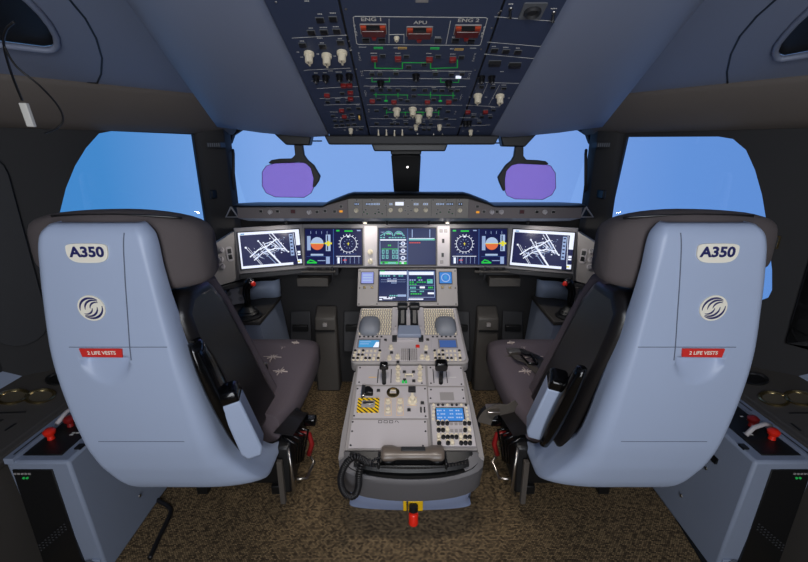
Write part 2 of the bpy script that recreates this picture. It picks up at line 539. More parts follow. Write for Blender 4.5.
# centre post
mb = MB()
t0, t1 = atY(391, 155, 2.42), atY(421, 155, 2.42)
b0, b1 = atY(394, 194, 2.50), atY(419, 194, 2.50)
mb.loft([[t0, t1, t1 + Vector((0, .1, 0)), t0 + Vector((0, .1, 0))], [b0, b1, b1 + Vector((0, .1, 0)), b0 + Vector((0, .1, 0))],
         [b0 + Vector((0, .02, -.1)), b1 + Vector((0, .02, -.1)), b1 + Vector((0, .1, -.1)), b0 + Vector((0, .1, -.1))]], M_black, True, True)
u0, u1 = t0 + Vector((-.02, 0, .15)), t1 + Vector((.02, 0, .15))
mb.loft([[t0, t1, t1 + Vector((0, .1, 0)), t0 + Vector((0, .1, 0))], [u0, u1, u1 + Vector((0, .1, 0)), u0 + Vector((0, .1, 0))]], M_black, True, True)
PC = struct(mb.build('trim_5', bevel=.006))
c = atY(407.5, 167, 2.43)
q = MB(); q.frustum(.008, .006, 0, .004, M_metal, Matrix.Translation(c + Vector((0, -.012, 0))) @ Matrix.Rotation(PI / 2, 4, 'X'), 12); adopt(q.build('screw'), PC)
# windscreen panes
for nm, x0, x1 in (('window_2', -1.1, -.02), ('window_3', .02, 1.1)):
    g = MB(); g.prism([(x0, 1.14), (x1, 1.14), (x1, 1.67), (x0, 1.67)], 2.60, 2.61, M_glass, lambda p: Vector((p[0], p[2] + (1.67 - p[1]) * .55, p[1]))); struct(g.build(nm))

# ceiling shells either side of the overhead panel
def hO(Y): return 1.86 - .3314 * (Y - 1.21)
for side, nm in ((-1, 'left'), (1, 'right')):
    rows = []
    for Y in (.3, .6, .9, 1.21, 1.5, 1.8, 2.0, 2.085, 2.10, 2.10, 2.13):
        h = hO(min(Y, 2.085)); t = (min(Y, 2.085) - 1.21) / .875
        xo = lerp(.723, .905, t) if t > 0 else lerp(.723, .66, -t)
        ex = .042 * max(0, t)
        bg_ = 1 - .8 * max(0, min(1, t))
        r = [(.384, h + .045), (.386, h + .0), (.40, h - .012 * bg_), (.47, h - .028 * bg_), (.56, h - .036 * bg_ + ex * .2), (lerp(.56, xo, .4), h - .036 * bg_ + ex * .5), (lerp(.56, xo, .75), h - .018 * bg_ + ex * .8), (xo - .01, h - .004 + ex), (xo, h + .012 + ex), (xo + .012, h + .06 + ex), (xo + .06, h + .25)]
        rows.append([Vector((side * a, Y, b)) for a, b in r])
    for i, up in ((-3, 0.0), (-2, .02), (-1, .16)):
        rows[i] = [p + Vector((0, 0, up)) for p in rows[i]]
    mb = MB(); mb.loft(rows, M_ceil)
    cs = struct(mb.build('ceiling_shell_' + nm, smooth=True, angle=60, solid=.006))
    sm = MB(); sm.tube([r_[9] + Vector((side * .004, 0, .0)) for r_ in rows[:8]], .012, M_black, 8); adopt(sm.build('edge_shadow_strip', smooth='all'), cs)  # black strip stands in for the shadow gap along the outer edge

# ================================================================== OVERHEAD PANEL
OH = Plane((0, 1.65, hO(1.65)), (1, 0, 0), (0, -.949, .3146))
oh = thing('overhead_panel', 'navy overhead control panel with red fire handles, rows of switches and green flow lines', 'control panel', (0, 1.65, hO(1.65)))
vF = OH.at(408, 136)[1]; vB = .85
xl0, xl1 = -.378, .382
sl = [OH.at(343, 0)[0], OH.at(367, 135)[0]]; sr = [OH.at(503.5, 0)[0], OH.at(458, 136)[0]]
sL = sum(sl) / 2; sR = sum(sr) / 2
mb = MB(); mb.box(xl0, xl1, vF - .012, vB, -.05, -.006, M_black, OH.M); mb.build('housing', oh)
for nm, a, b in (('side_plate', xl0, sL - .003), ('centre_plate', sL + .003, sR - .003), ('side_plate', sR + .003, xl1)):
    mb = MB(); mb.box(a, b, vF, vB, -.01, 0, M_oh, OH.M)
    mb.build(nm, oh, bevel=.0015)
# forward lip under the panel
mb = MB()
for x0, x1, ya, yb2, za, zb in ((-.40, .42, 2.07, 2.13, hO(2.085) - .045, hO(2.085) - .004), (-.19, .19, 2.10, 2.26, hO(2.085) - .075, hO(2.085) - .02)):
    mb.prism([(x0 + .02, za), (x1 - .02, za), (x1, zb), (x0, zb)], ya, yb2, M_dark if ya < 2.09 else M_black, lambda p: Vector((p[0], p[2], p[1])))
mb.build('forward_lip', oh, bevel=.006)
for px0, px1, py in ((313, 322, 141), (494, 499.5, 143)):
    a, b = atY(px0, py, 2.12), atY(px1, py, 2.12)
    mb = MB(); mb.tube([a, b], .0035, M_black, 6); mb.build('lip_pin', oh)

def btn_make(name, w, h, rim=M_btnrim, face=M_btn, dep=.006, cap=None):
    def f():
        mb = MB(); mb.box(-w / 2 - .002, w / 2 + .002, -h / 2 - .002, h / 2 + .002, 0, .0016, rim)
        mb.box(-w / 2, w / 2, -h / 2, h / 2, .0012, dep, face)
        if cap: mb.box(-w / 2 + .002, w / 2 - .002, -h * .06, h * .06, dep, dep + .0005, cap)
        return mb.build(name)
    return f

def knob_make(name, r, hgt, m, ptr=M_black, skirt=None):
    def f():
        mb = MB()
        mb.lathe([(r * 1.35, 0), (r * 1.35, hgt * .25), (r * 1.05, hgt * .32), (r, hgt * .95), (r * .85, hgt)], m, None, 16)
        mb.box(-r * .22, r * .22, -r * 1.2, r * 1.2, hgt * .3, hgt * 1.12, m)
        mb.box(-r * .07, r * .07, 0, r * 1.2, hgt * 1.12, hgt * 1.14, ptr)
        return mb.build(name, smooth=True)
    return f

def guard_make():
    mb = MB(); mb.box(-.011, .011, -.009, .009, 0, .003, M_btnrim)
    mb.prism([(-.010, -.008), (.010, -.008), (.010, .008), (-.010, .008)], .002, .014, M_red)
    mb.box(-.006, .006, -.012, -.007, .004, .012, M_red)
    return mb.build('guarded_switch', bevel=.0015)

def toggle_make(m, name):
    def f():
        mb = MB(); mb.frustum(.006, .005, 0, .003, M_metal, None, 10)
        mb.tube([(0, 0, 0), (0, -.004, .012), (0, -.009, .022)], .0035, m, 8, [.6, 1, 1.3])
        return mb.build(name, smooth=True)
    return f

st_b = Stamp(btn_make('push_button', .019, .015)); st_s = Stamp(btn_make('small_push_button', .015, .0105))
st_k = Stamp(knob_make('selector_knob', .012, .03, M_cream)); st_bk = Stamp(knob_make('black_rotary_knob', .010, .02, M_btn, M_white))
st_g = Stamp(guard_make); st_tw = Stamp(toggle_make(M_cream, 'toggle_switch')); st_tb = Stamp(toggle_make(M_btn, 'black_toggle_switch'))
st_kw = Stamp(knob_make('small_knob', .008, .022, M_cream))
def put(st, pts, P=OH, par=None, z=0.0, rot=0):
    for p in pts:
        m = P.loc(*P.at(*p), z)
        if rot: m = m @ Matrix.Rotation(rot, 4, 'Z')
        st(m, par or oh)

put(st_b, [(320, 19.4), (333, 18.4), (311.4, 32), (324, 31.4), (336.8, 30.7), (302.7, 44.5), (322.7, 46), (340.5, 42),
           (366, 39.7), (381.8, 40), (438, 40), (455.4, 40), (471, 40.7), (494.3, 50), (505.8, 51), (517.8, 51.8)])
put(st_k, [(309, 53), (326.7, 55), (342, 52), (396.7, 109), (412.8, 108.4), (429.2, 109), (418.5, 116), (477.8, 95), (500, 95.5)])
put(st_bk, [(316, 76.7), (325.7, 76.3), (339.5, 75.7), (349.3, 75), (380.7, 81.7), (448.7, 81.7), (416, 75), (481.4, 77), (491.7, 77), (465.4, 121.7), (469, 121.5)])
put(st_g, [(343.5, 83.7), (349.5, 83.5), (350.4, 91), (350.6, 97), (327, 93.7), (341.7, 109), (344.4, 115), (374.4, 56.7), (398, 56.7), (429.4, 57.4), (452.7, 57.4),
           (372.4, 99.4), (394, 100.4), (427.4, 100.4), (448.7, 100.4), (467.8, 110.4), (485.4, 110.4)])
put(st_s, [(382.7, 55.4), (406.4, 56), (438, 56), (461.4, 56.7), (408.8, 66.5), (424, 64), (372, 73.7), (380, 73.7), (396, 73), (435.4, 73.3), (451.4, 74), (462, 73.6),
           (372.4, 89.4), (380.7, 89.4), (389.7, 89.4), (398, 89.5), (414, 89), (425, 89.5), (434.8, 90), (442, 90), (450.7, 90), (457.2, 90),
           (378.8, 99), (400.7, 99), (407.4, 100.4), (433.6, 99), (454.9, 99.4), (413.8, 95.4), (342.4, 93), (348.4, 101), (337.7, 101), (327.7, 101.7),
           (349, 108.4), (358.4, 107.7), (333, 115.5), (351.7, 113.7), (335, 120.4), (341.5, 120.8), (347.3, 119.7), (353, 119), (336.4, 125), (342.4, 124.6), (348.4, 124.4), (354.4, 124),
           (385.4, 107.7), (386.3, 116), (405.4, 116.4), (429.4, 116.5), (437.2, 116.4), (439.5, 108), (376.7, 110.4), (448, 111), (446, 118.4),
           (376.7, 123), (392, 123.3), (397.5, 123.3), (406, 123), (423.4, 123.7), (430.8, 123.7), (448, 124.4), (411, 128.5), (424, 129), (429, 129),
           (481.4, 86.4), (492.8, 87), (503.8, 88), (493.4, 109.7), (473.4, 116), (481.8, 116.4), (490.3, 116.8), (479.4, 122.4), (361, 128.5)])
put(st_kw, [(350.8, 129), (439.5, 125.4), (416, 125.4), (470.7, 130.5)])
put(st_tw, [(378.4, 130), (386.4, 130), (394.5, 130.6), (402.3, 130)])
put(Stamp(knob_make('mode_knob', .006, .010, M_cream)), [(396.6, 37.6)])
put(st_tb, [(417.4, 134), (433.7, 134.3), (442.4, 134.3), (510.7, 8.7), (553.8, 12.7)])
# yellow striped switch, lit white key, round gauge, wide black guards
mb = MB(); a, b = OH.at(359.7, 116); mb.box(a - .006, a + .006, b - .02, b + .02, 0, .006, M_black, OH.M); mb.box(a - .003, a + .003, b - .004, b + .018, .006, .016, M_amber, OH.M); mb.build('yellow_switch', oh)
mb = MB(); a, b = OH.at(458.4, 76.3); mb.box(a - .009, a + .009, b - .004, b + .004, 0, .006, S_white, OH.M); mb.build('lit_key', oh)
mb = MB()
for p in ((386, 100.6), (440.4, 100.8)):
    a, b = OH.at(*p); mb.frustum(.007, .007, 0, .002, M_greent, OH.M, 14, (a, b)); mb.frustum(.004, .004, .002, .0025, M_greenl, OH.M, 12, (a, b))
mb.build('flow_indicator', oh)
mb = MB(); a, b = OH.at(532.5, 10.7)
mb.prism(rrect(a - .03, a + .03, b - .032, b + .032, .004), 0, .003, M_btnrim, OH.M)
mb.lathe([(.022, 0), (.022, .008), (.018, .012), (.012, .006), (.004, .006)], M_dark, OH.loc(a, b))
mb.build('round_gauge', oh, smooth=True)
st_w = Stamp(btn_make('wide_guard', .036, .016, M_btnrim, M_black, .012))
put(st_w, [(494.7, 62), (514.7, 64)])
# fire handles
def fire_make():
    mb = MB(); w = .074; h = .044
    mb.prism(rrect(-w / 2, w / 2, -h / 2, h / 2, .003), 0, .003, M_panel); mb.box(-w / 2 + .002, w / 2 - .002, -h / 2 + .002, h / 2 - .002, .003, .0036, mat('fire_well', (110, 26, 20), .5))
    o = mb.build('fire_handle')
    q = MB(); q.box(-w / 2 + .003, -w / 2 + .018, h / 2 - .012, h / 2 - .003, .003, .010, M_redlit); q.box(w / 2 - .018, w / 2 - .003, h / 2 - .012, h / 2 - .003, .003, .010, M_redlit)
    q.box(-w / 2 + .019, w / 2 - .019, h / 2 - .012, h / 2 - .002, .003, .012, M_btn); adopt(q.build('warning_light'), o)
    q = MB(); q.box(-w / 2 + .005, w / 2 - .005, -h / 2 + .003, h / 2 - .013, .003, .013, mat('fire_bar', (92, 22, 22), .4)); q.box(-w / 2 + .007, w / 2 - .007, h / 2 - .0145, h / 2 - .013, .013, .0136, M_white)
    adopt(q.build('pull_bar', bevel=.002), o)
    q = MB(); q.prism([(-.007, -h / 2), (.007, -h / 2), (.004, -h / 2 - .012), (-.004, -h / 2 - .012)], 0, .014, M_red); adopt(q.build('release_tab'), o)
    return o
st_f = Stamp(fire_make)
put(st_f, [(373.4, 28.6), (419.4, 31), (467.4, 29.4)])
# markings
mk = MB()
def LN(pts, w=.0016, m=M_white, closed=False): mk.strip([OH.at(*p) for p in pts], w, 0, m, OH.M, .0006, closed)
LN([(354.5, 16.3), (486, 17.6), (487.4, 18.6), (480.5, 44.5), (479, 45.4), (358.5, 44.4), (356.6, 43.3), (353.2, 17.4)], closed=True, w=.0018)
LN([(389, 19), (389, 43)]); LN([(404, 34), (404, 43)]); LN([(389, 34.5), (404, 34.5)]); LN([(450.5, 21), (446, 44)])
for t, x, y, s_ in (('ENG 1', 371.6, 19.0, .021), ('APU', 420.4, 22.2, .0195), ('ENG 2', 468.6, 20.0, .021)): mk.text(t, *OH.at(x, y), s_, .0007, M_amber if False else M_white, OH.M, bold=.0004)
for t, x, y, r in (('FIRE', 355.4, 30, PI / 2 * -1), ('FIRE', 483.2, 31.5, -PI / 2)):
    a, b = OH.at(x, y)
    for k, ch in enumerate(t): mk.text(ch, a, b + .020 - k * .0135, .014, .0007, M_white, OH.M, bold=.0003)
for tx, x, y in (('ELEC', 359.5, 56), ('ELEC', 474.2, 57), ('HYD', 362, 74), ('HYD', 469, 76), ('FUEL', 365.6, 93), ('FUEL', 461, 97), ('AIR', 369, 111), ('AIR', 455, 113)):
    a, b = OH.at(x, y)
    for k, ch in enumerate(tx): mk.text(ch, a, b + .018 - k * .0125, .0125, .0007, M_white, OH.M)
for (x, y, m) in ((378.3, 47.9, M_greent), (402.4, 48.1, M_amber), (434.8, 48.3, M_greent), (459, 49.4, M_amber)):
    a, b = OH.at(x, y); mk.box(a - .0135, a + .0135, b - .005, b + .005, 0, .0006, m, OH.M); mk.box(a - .0105, a + .0105, b - .0025, b + .0025, .0006, .001, M_oh, OH.M)
    for k in range(5): mk.box(a - .009 + k * .004, a - .0065 + k * .004, b - .0018, b + .0018, .001, .0012, m, OH.M)
G = dict(m=M_greenl, w=.0034)
LN([(375, 60), (375, 68), (402.4, 68.6), (402.4, 62.6), (430.6, 62.8), (430.6, 68.4), (457.4, 67.6), (457.4, 60)], **G)
LN([(395, 68.4), (395, 71)], m=M_greenl, w=.002); LN([(436, 68.2), (436, 71)], m=M_greenl, w=.002)
LN([(372, 77.5), (372, 81.7), (389.4, 81.7), (389.4, 77.7)], m=M_greenl, w=.0028); LN([(440.9, 78), (440.6, 82.2), (458.4, 82.4), (458.9, 78.6)], m=M_greenl, w=.0028)
LN([(374, 94.6), (408, 95)], m=M_greenl, w=.0024); LN([(418, 94.8), (455, 95.4)], m=M_greenl, w=.0024); LN([(376, 93), (376, 97)], m=M_greenl, w=.003); LN([(398, 93), (398, 97)], m=M_greenl, w=.003)
LN([(430.5, 92), (430.5, 98)], m=M_greenl, w=.003); LN([(453, 92.5), (453, 98)], m=M_greenl, w=.003); LN([(386, 95), (386, 99)], m=M_greenl, w=.002); LN([(440, 95), (440, 99)], m=M_greenl, w=.002); LN([(407.4, 95), (407.4, 99)], m=M_greenl, w=.002)
LN([(386.5, 109.5), (386.5, 114)], m=M_greenl, w=.003); LN([(386.5, 112.2), (439, 112.4)], m=M_greenl, w=.0024); LN([(439, 109.5), (438.4, 115)], m=M_greenl, w=.003); LN([(405.4, 112), (405.4, 115)], m=M_greenl, w=.003); LN([(416, 112), (423, 112), (423, 115), (416, 115)], m=M_greenl, w=.002)
for y0, x0, x1 in ((70.6, 364, 472), (78.2, 366, 470), (86, 364, 466), (104.6, 367, 462), (118.6, 370, 456), (126.6, 370, 455)): LN([(x0, y0), (x1, y0 + .6)], w=.0011)
for a, b in (((292, 38), (346.8, 35)), ((317, 88.4), (358, 86.5)), ((320, 98.4), (359, 96.5)), ((324, 105), (360, 104)), ((330, 112), (338, 112)), ((334, 127.6), (364, 126.5)), ((304, 70.2), (350, 68)), ((311, 81), (322, 80.4)),
             ((487.3, 42), (544, 46.7)), ((484, 54), (535.5, 58.7)), ((494.7, 16.7), (557.4, 21.4)), ((485.4, 82.3), (519, 83.4)), ((487.4, 83.7), (478.7, 103.7)), ((499.4, 85), (488.7, 105)), ((466, 105), (500, 107)), ((460, 117.6), (478, 118)), ((460, 126), (490, 125)), ((359, 47), (366, 47)), ((470, 48), (476, 48))):
    LN([a, b], w=.0011)
def caption(x, y, n=4, m=M_white):
    a, b = OH.at(x, y)
    for k in range(n): mk.box(a + (k - n / 2) * .0042, a + (k - n / 2) * .0042 + .003, b - .0016, b + .0016, 0, .0006, m, OH.M)
for x, y in ((320, 14), (333, 13), (311, 28), (323.6, 27.4), (336, 26.6), (320, 38), (302, 41), (322, 42.8), (340, 38.6), (307, 1), (330.6, 71), (339, 72), (349, 71), (316, 73), (325, 72.6), (366, 36), (382, 36.6), (438, 37), (455, 37), (471, 37.6), (494, 46.3), (506, 47.3), (518, 48), (502, 71.5), (481, 83.4), (493, 84.2), (504, 85), (372, 71), (380, 71), (396, 70.3), (435, 70.6), (452, 71.4), (462, 71.2),
             (373, 87), (389, 87), (414, 86.6), (434, 87.4), (452, 87.4), (394, 119.6), (406, 120.6), (424, 121), (431, 121), (395, 121.6), (419, 122.2), (336, 117.6), (347, 117), (353, 116.4), (342, 117.6), (358, 105), (328, 98.8), (338, 98.6), (348, 98), (493, 107.2), (474, 113.8), (482, 114), (490, 114.6), (479, 120), (374, 53.2), (398, 53.2), (429, 53.4), (453, 54), (511, 4), (532, 3.5), (554, 8.6), (396.5, 47.8), (452, 48.8)):
    caption(x, y, random.choice((3, 4, 5)))
for x, y in ((302, 57), (318, 54), (335, 56), (351, 50), (298, 52), (390, 109), (404, 109), (421, 109), (436, 110), (410, 118), (427, 118), (470, 97), (486, 97), (493, 98), (509, 98), (345, 130), (357, 130), (463, 131), (478, 131)): caption(x, y, 2)
mk.build('marking_lines', oh)
st_sm = Stamp(lambda: (lambda q: (q.frustum(.0035, .003, 0, .0015, M_metal, None, 8), q.build('screw'))[1])(MB()))
for x, y in ((346, 9), (349, 41), (350, 48), (356, 69), (501, 11), (492, 28), (481, 49), (475, 70), (276, 2), (566, 6), (562, 16), (555, 26), (499, 13)):
    st_sm(OH.loc(*OH.at(x, y)), oh)
mb = MB(); a, b = OH.at(422, .2); mb.box(a - .016, a + .016, b - .006, b + .006, 0, .002, M_panel, OH.M); mb.build('data_plate', oh)

# ================================================================== GLARESHIELD
gs = thing('glareshield', 'long black-rimmed glareshield with a raised central autopilot panel under the windscreen', 'glareshield', (0, 2.3, 1.16))
GY = 2.15
def gp(px, py): p = atY(px, py, GY); return p.x, p.z
xw0, xw1 = gp(237, 212)[0], gp(582, 212)[0]
zb = gp(408, 218.5)[1]; zt = gp(408, 206.5)[1]; zc = gp(408, 197.6)[1]; zr = gp(408, 193.2)[1]
xa, xb, xc_, xd = gp(327, 206)[0], gp(349, 196)[0], gp(468, 196)[0], gp(490, 206)[0]
prof = [(xw0, zb), (xw1, zb), (xw1, zt), (xd + .02, zt), (xd - .01, zt + .012), (xc_ + .012, zc - .006), (xc_ - .02, zc), (xb + .02, zc), (xb - .012, zc - .006), (xa + .01, zt + .012), (xa - .02, zt), (xw0, zt)]
Tg = lambda p: Vector((p[0], p[2], p[1]))
mb = MB(); mb.prism(prof, GY + .004, GY + .12, M_mcpw, Tg); mb.build('wing_fascia', gs)
# rim
rim = [(xw0 - .01, zt), (xa - .02, zt), (xa + .01, zt + .012), (xb - .012, zc - .006), (xb + .02, zc), (xc_ - .02, zc), (xc_ + .012, zc - .006), (xd - .01, zt + .012), (xd + .02, zt), (xw1 + .01, zt)]
rows = []
for x, z in rim:
    k_ = lerp(.4, 1, (z - zt) / (zc - zt))
    rows.append([Vector((x, GY - .015, z - .002)), Vector((x, GY - .02, z + .012 * k_)), Vector((x, GY - .005, z + .022 * k_)), Vector((x, GY + .06, z + .024 * k_)), Vector((x, GY + .36, z - .02 - (z - zt) * .5)), Vector((x, GY + .36, z - .06)), Vector((x, GY + .03, z - .004))])
mb = MB(); mb.loft(rows, M_black, True, True); mb.build('top_cover', gs, smooth=True, angle=45)
# underside
mb = MB(); mb.loft([[Vector((x, GY + .006, zb)), Vector((x * .98, GY + .10, zb - .028)), Vector((x * .955, GY + .235, zb - .052)), Vector((x * .955, GY + .25, zb - .03)), Vector((x, GY + .10, zb))] for x in (xw0, -.5, 0, .5, xw1)], M_under, True, True)
mb.build('underside', gs, smooth=True, angle=30)
GP = Plane((0, GY, 0), (1, 0, 0), (0, 0, 1))
# central control panel
m0, m1 = gp(348, 207)[0], gp(468.5, 207)[0]
mb = MB(); mb.box(m0, m1, zb + .002, zc - .004, 0, .012, M_mcp, GP.M)
cpn = mb.build('control_panel', gs, bevel=.003)
ZP = .012
def gbox(mbx, px, py, w, h, m, d=.002, z=ZP):
    a, b = GP.at(px, py); mbx.box(a - w / 2, a + w / 2, b - h / 2, b + h / 2, z - .001, z + d, m, GP.M)
for px, w, lit in ((358, .022, .5), (372.5, .075, 1), (396, .03, .3), (417, .03, .6), (429, .03, .6), (440, .03, .9), (449, .035, .9), (460.5, .022, .8)):
    pass
for px, w in ((357, .024), (373, .072), (391, .018), (416, .026), (425.5, .026), (440, .042), (449.5, .036), (460, .022)):
    wn = MB(); gbox(wn, px, 203.8, w, .014, M_gloss, .0012)
    n = max(2, int(w / .008))
    a, b = GP.at(px, 203.8)
    for k in range(n):
        x = a - w / 2 + (k + .5) * w / n
        wn.box(x - .0022, x + .0022, b - .0035, b + .004, ZP + .001, ZP + .002, S_pale, GP.M)
    adopt(wn.build('readout_window'), cpn)
wn = MB(); gbox(wn, 399.5, 203.4, .042, .017, S_white, .0016); adopt(wn.build('readout_window'), cpn)
st_mk = Stamp(knob_make('tuning_knob', .0085, .016, M_cream, M_black)); st_mb = Stamp(btn_make('tiny_push_button', .008, .006, M_panel, M_btn, .004)); st_mg = Stamp(btn_make('lit_push_button', .009, .007, M_panel, M_dark, .004, M_greenl))
put(st_mk, [(356.5, 210.2), (390.6, 209.6), (400.4, 209.6), (416, 209.6), (425.6, 209.6), (459.6, 210)], GP, cpn, ZP)
put(st_mg, [(364, 211.6), (367.4, 213.4), (375.4, 213.2), (379, 211.8), (382.4, 213.4), (436.5, 213.4), (440, 211.8), (448.6, 211.6), (452, 213.2)], GP, cpn, ZP)
put(st_mb, [(366, 209.4), (378.4, 209), (408, 206), (405.4, 210.2), (411, 210.2), (408, 213.6), (437.5, 209.4), (449.5, 209), (386, 205), (404.5, 200), (412, 200), (372, 199.6), (384, 199.6), (433, 199.6), (446, 199.6), (357, 199.6), (459, 199.6)], GP, cpn, ZP)
ln = MB()
for px in (362.4, 386.5, 431.4, 456):
    a0, b0 = GP.at(px, 199); a1, b1 = GP.at(px, 216); ln.box(a0 - .0006, a0 + .0006, b1, b0, ZP, ZP + .0005, M_dark, GP.M)
adopt(ln.build('seam'), cpn)
# wing switches
ws = MB(); st_wb = Stamp(btn_make('wing_push_button', .014, .012, M_panel, M_btn, .006)); st_wk = Stamp(knob_make('wing_knob', .009, .016, M_panell)); st_wr = Stamp(btn_make('red_push_button', .022, .018, M_btnrim, mat('dim_red', (70, 22, 30), .4), .006)); st_wa = Stamp(btn_make('amber_push_button', .016, .010, M_btnrim, S_ambl, .006))
ws.bm.free()
put(st_wb, [(260.8, 211.3), (277.5, 211.3), (317, 212), (334.6, 211.5), (341, 206.5), (497, 211.7), (484, 211.6), (537, 212), (553.5, 212), (477.5, 206.5), (325, 211)], GP, gs, -.004)
put(st_wk, [(270, 212), (309, 212.2), (492, 212), (545, 212), (501.5, 212)], GP, gs, -.004)
put(st_wr, [(293, 211.5), (522, 211.8)], GP, gs, -.004); put(st_wa, [(341, 211.4), (477.8, 212.2)], GP, gs, -.004)
# reading lamps under the shield
for px in (365, 447.5):
    p = atY(px, 221.8, GY + .11)
    q = MB(); q.lathe([(.016, .012), (.016, 0), (.012, -.004), (.003, -.005)], M_metal, Matrix.Translation(p), 14); o = q.build('reading_lamp', gs, smooth=True)
    q = MB(); q.lathe([(.010, -.004), (.009, -.008), (.002, -.009)], S_lamp, Matrix.Translation(p), 14); adopt(q.build('bulb', smooth=True), o)
for px in (286, 387, 429, 528):
    p = atY(px, 222, GY + .11)
    q = MB(); q.lathe([(.009, .012), (.009, -.004), (.004, -.014), (.002, -.015)], M_black, Matrix.Translation(p), 10); q.build('shield_stud', gs, smooth=True)

# ================================================================== INSTRUMENT PANEL
IP = Plane((0, 2.40, 1.10), (1, 0, 0), (0, .06, .23))
ip = thing('instrument_panel', 'wide grey main instrument panel beneath the glareshield that holds the displays', 'instrument panel', (0, 2.42, .86))
def R(P, px0, py0, px1, py1):
    a = [P.at(*p) for p in ((px0, py0), (px1, py0), (px1, py1), (px0, py1))]
    return (a[0][0] + a[3][0]) / 2, (a[1][0] + a[2][0]) / 2, (a[2][1] + a[3][1]) / 2, (a[0][1] + a[1][1]) / 2
hl, hr = IP.at(302.5, 246)[0], IP.at(509, 246)[0]
vt, vb = IP.at(408, 224)[1], IP.at(408, 267.5)[1]
mb = MB(); mb.box(hl, hr, vb, vt, -.03, 0, M_bezel, IP.M); mb.build('fascia', ip, bevel=.003)
ANG = math.radians(20)
OL = Plane(IP.W(hl, 0), (math.cos(ANG), math.sin(ANG), 0), IP.v); OR = Plane(IP.W(hr, 0), (math.cos(ANG), -math.sin(ANG), 0), IP.v)
for P, s_, pxe in ((OL, -1, 236), (OR, 1, 576)):
    e = P.at(pxe, 250)[0]
    mb = MB(); mb.box(min(0, e), max(0, e), vb - .006, vt, -.03, 0, M_bezel, P.M); mb.build('fascia', ip, bevel=.003)
    # outer side panel, turned further
    A2 = math.radians(48)
    P2 = Plane(P.W(e, 0), (math.cos(A2), -s_ * math.sin(A2), 0), (s_ * -.0, .2, 1))
    far = P2.at(207 if s_ < 0 else 604, 262)[0]
    vlo = P2.at(225 if s_ < 0 else 586, 283)[1]; vhi = P2.at(236 if s_ < 0 else 576, 231)[1]; vh2 = P2.at(210 if s_ < 0 else 602, 249)[1]
    mb = MB(); mb.prism([(0, vlo), (0, vhi), (far, vh2), (far, vlo - .01)], -.03, 0, M_panel, P2.M); sp = mb.build('side_panel', ip, bevel=.003)
    kn = Stamp(knob_make('dimmer_knob', .012, .016, M_panell))
    for p in (((221, 250), (220.6, 259.4), (222, 266.5)) if s_ < 0 else ((592, 251.4), (591, 259.6), (590, 267))):
        m = P2.loc(*P2.at(*p), 0); kn(m, sp)
    a, b = P2.at(*((229.5, 254) if s_ < 0 else (583.5, 256)))
    q = MB(); q.prism(rrect(a - .018, a + .018, b - .04, b + .04, .012), 0, .004, M_panell, P2.M); q.box(a - .009, a + .009, b - .028, b - .004, .004, .008, M_btn, P2.M); q.box(a - .009, a + .009, b + .004, b + .028, .004, .008, M_dark, P2.M); adopt(q.build('switch_pair'), sp)
    # under-panel cross bar
    q = MB(); q.box(min(0, far), max(0, far), vlo - .04, vlo - .012, -.03, .004, M_dark, P2.M); adopt(q.build('lower_bar', bevel=.004), sp)
    q = MB(); q.box(min(0, e), max(0, e), vb - .035, vb - .008, -.03, .004, M_dark, P.M); q.build('lower_bar', ip, bevel=.004)
# pillars with knobs
for i, (x0, x1) in enumerate(((364.5, 377), (437.5, 449.5))):
    a0, a1, b0, b1 = R(IP, x0, 226, x1, 266)
    mb = MB(); mb.box(a0, a1, b0, b1, 0, .006, M_panell, IP.M); o = mb.build('pillar_plate', ip, bevel=.002)
    st = Stamp(knob_make('rotary_knob', .0115, .02, M_cream)); stt = Stamp(btn_make('slot_switch', .012, .022, M_panel, M_btn, .008))
    if i == 0: put(st, [(370.4, 252), (370.4, 261.5)], IP, o, .006)
    else:
        put(stt, [(443, 241), (442.5, 255)], IP, o, .006); sq = Stamp(btn_make('small_guard', .014, .014, M_btnrim, M_panel, .006)); put(sq, [(441, 231), (445.6, 231), (441.6, 262)], IP, o, .006)
# clutter of brackets below the panel, in the foot wells
for s_ in (-1, 1):
    mb = MB()
    mb.box(s_ * .58 - .17, s_ * .58 + .17, 2.36, 2.5, .80, .865, M_dark); mb.box(s_ * .56 - .09, s_ * .56 + .09, 2.33, 2.46, .74, .79, M_condark)
    mb.tube([(s_ * .58 - .2, 2.33, .83), (s_ * .58 + .16, 2.33, .83)], .008, M_condark, 8); mb.tube([(s_ * .44, 2.33, .86), (s_ * .44, 2.33, .78)], .006, M_dark, 8)
    for k in range(7): mb.box(s_ * .58 - .15 + k * .045, s_ * .58 - .13 + k * .045, 2.345, 2.37, .838, .856, M_condark)
    mb.build('under_bracket', ip, bevel=.004)

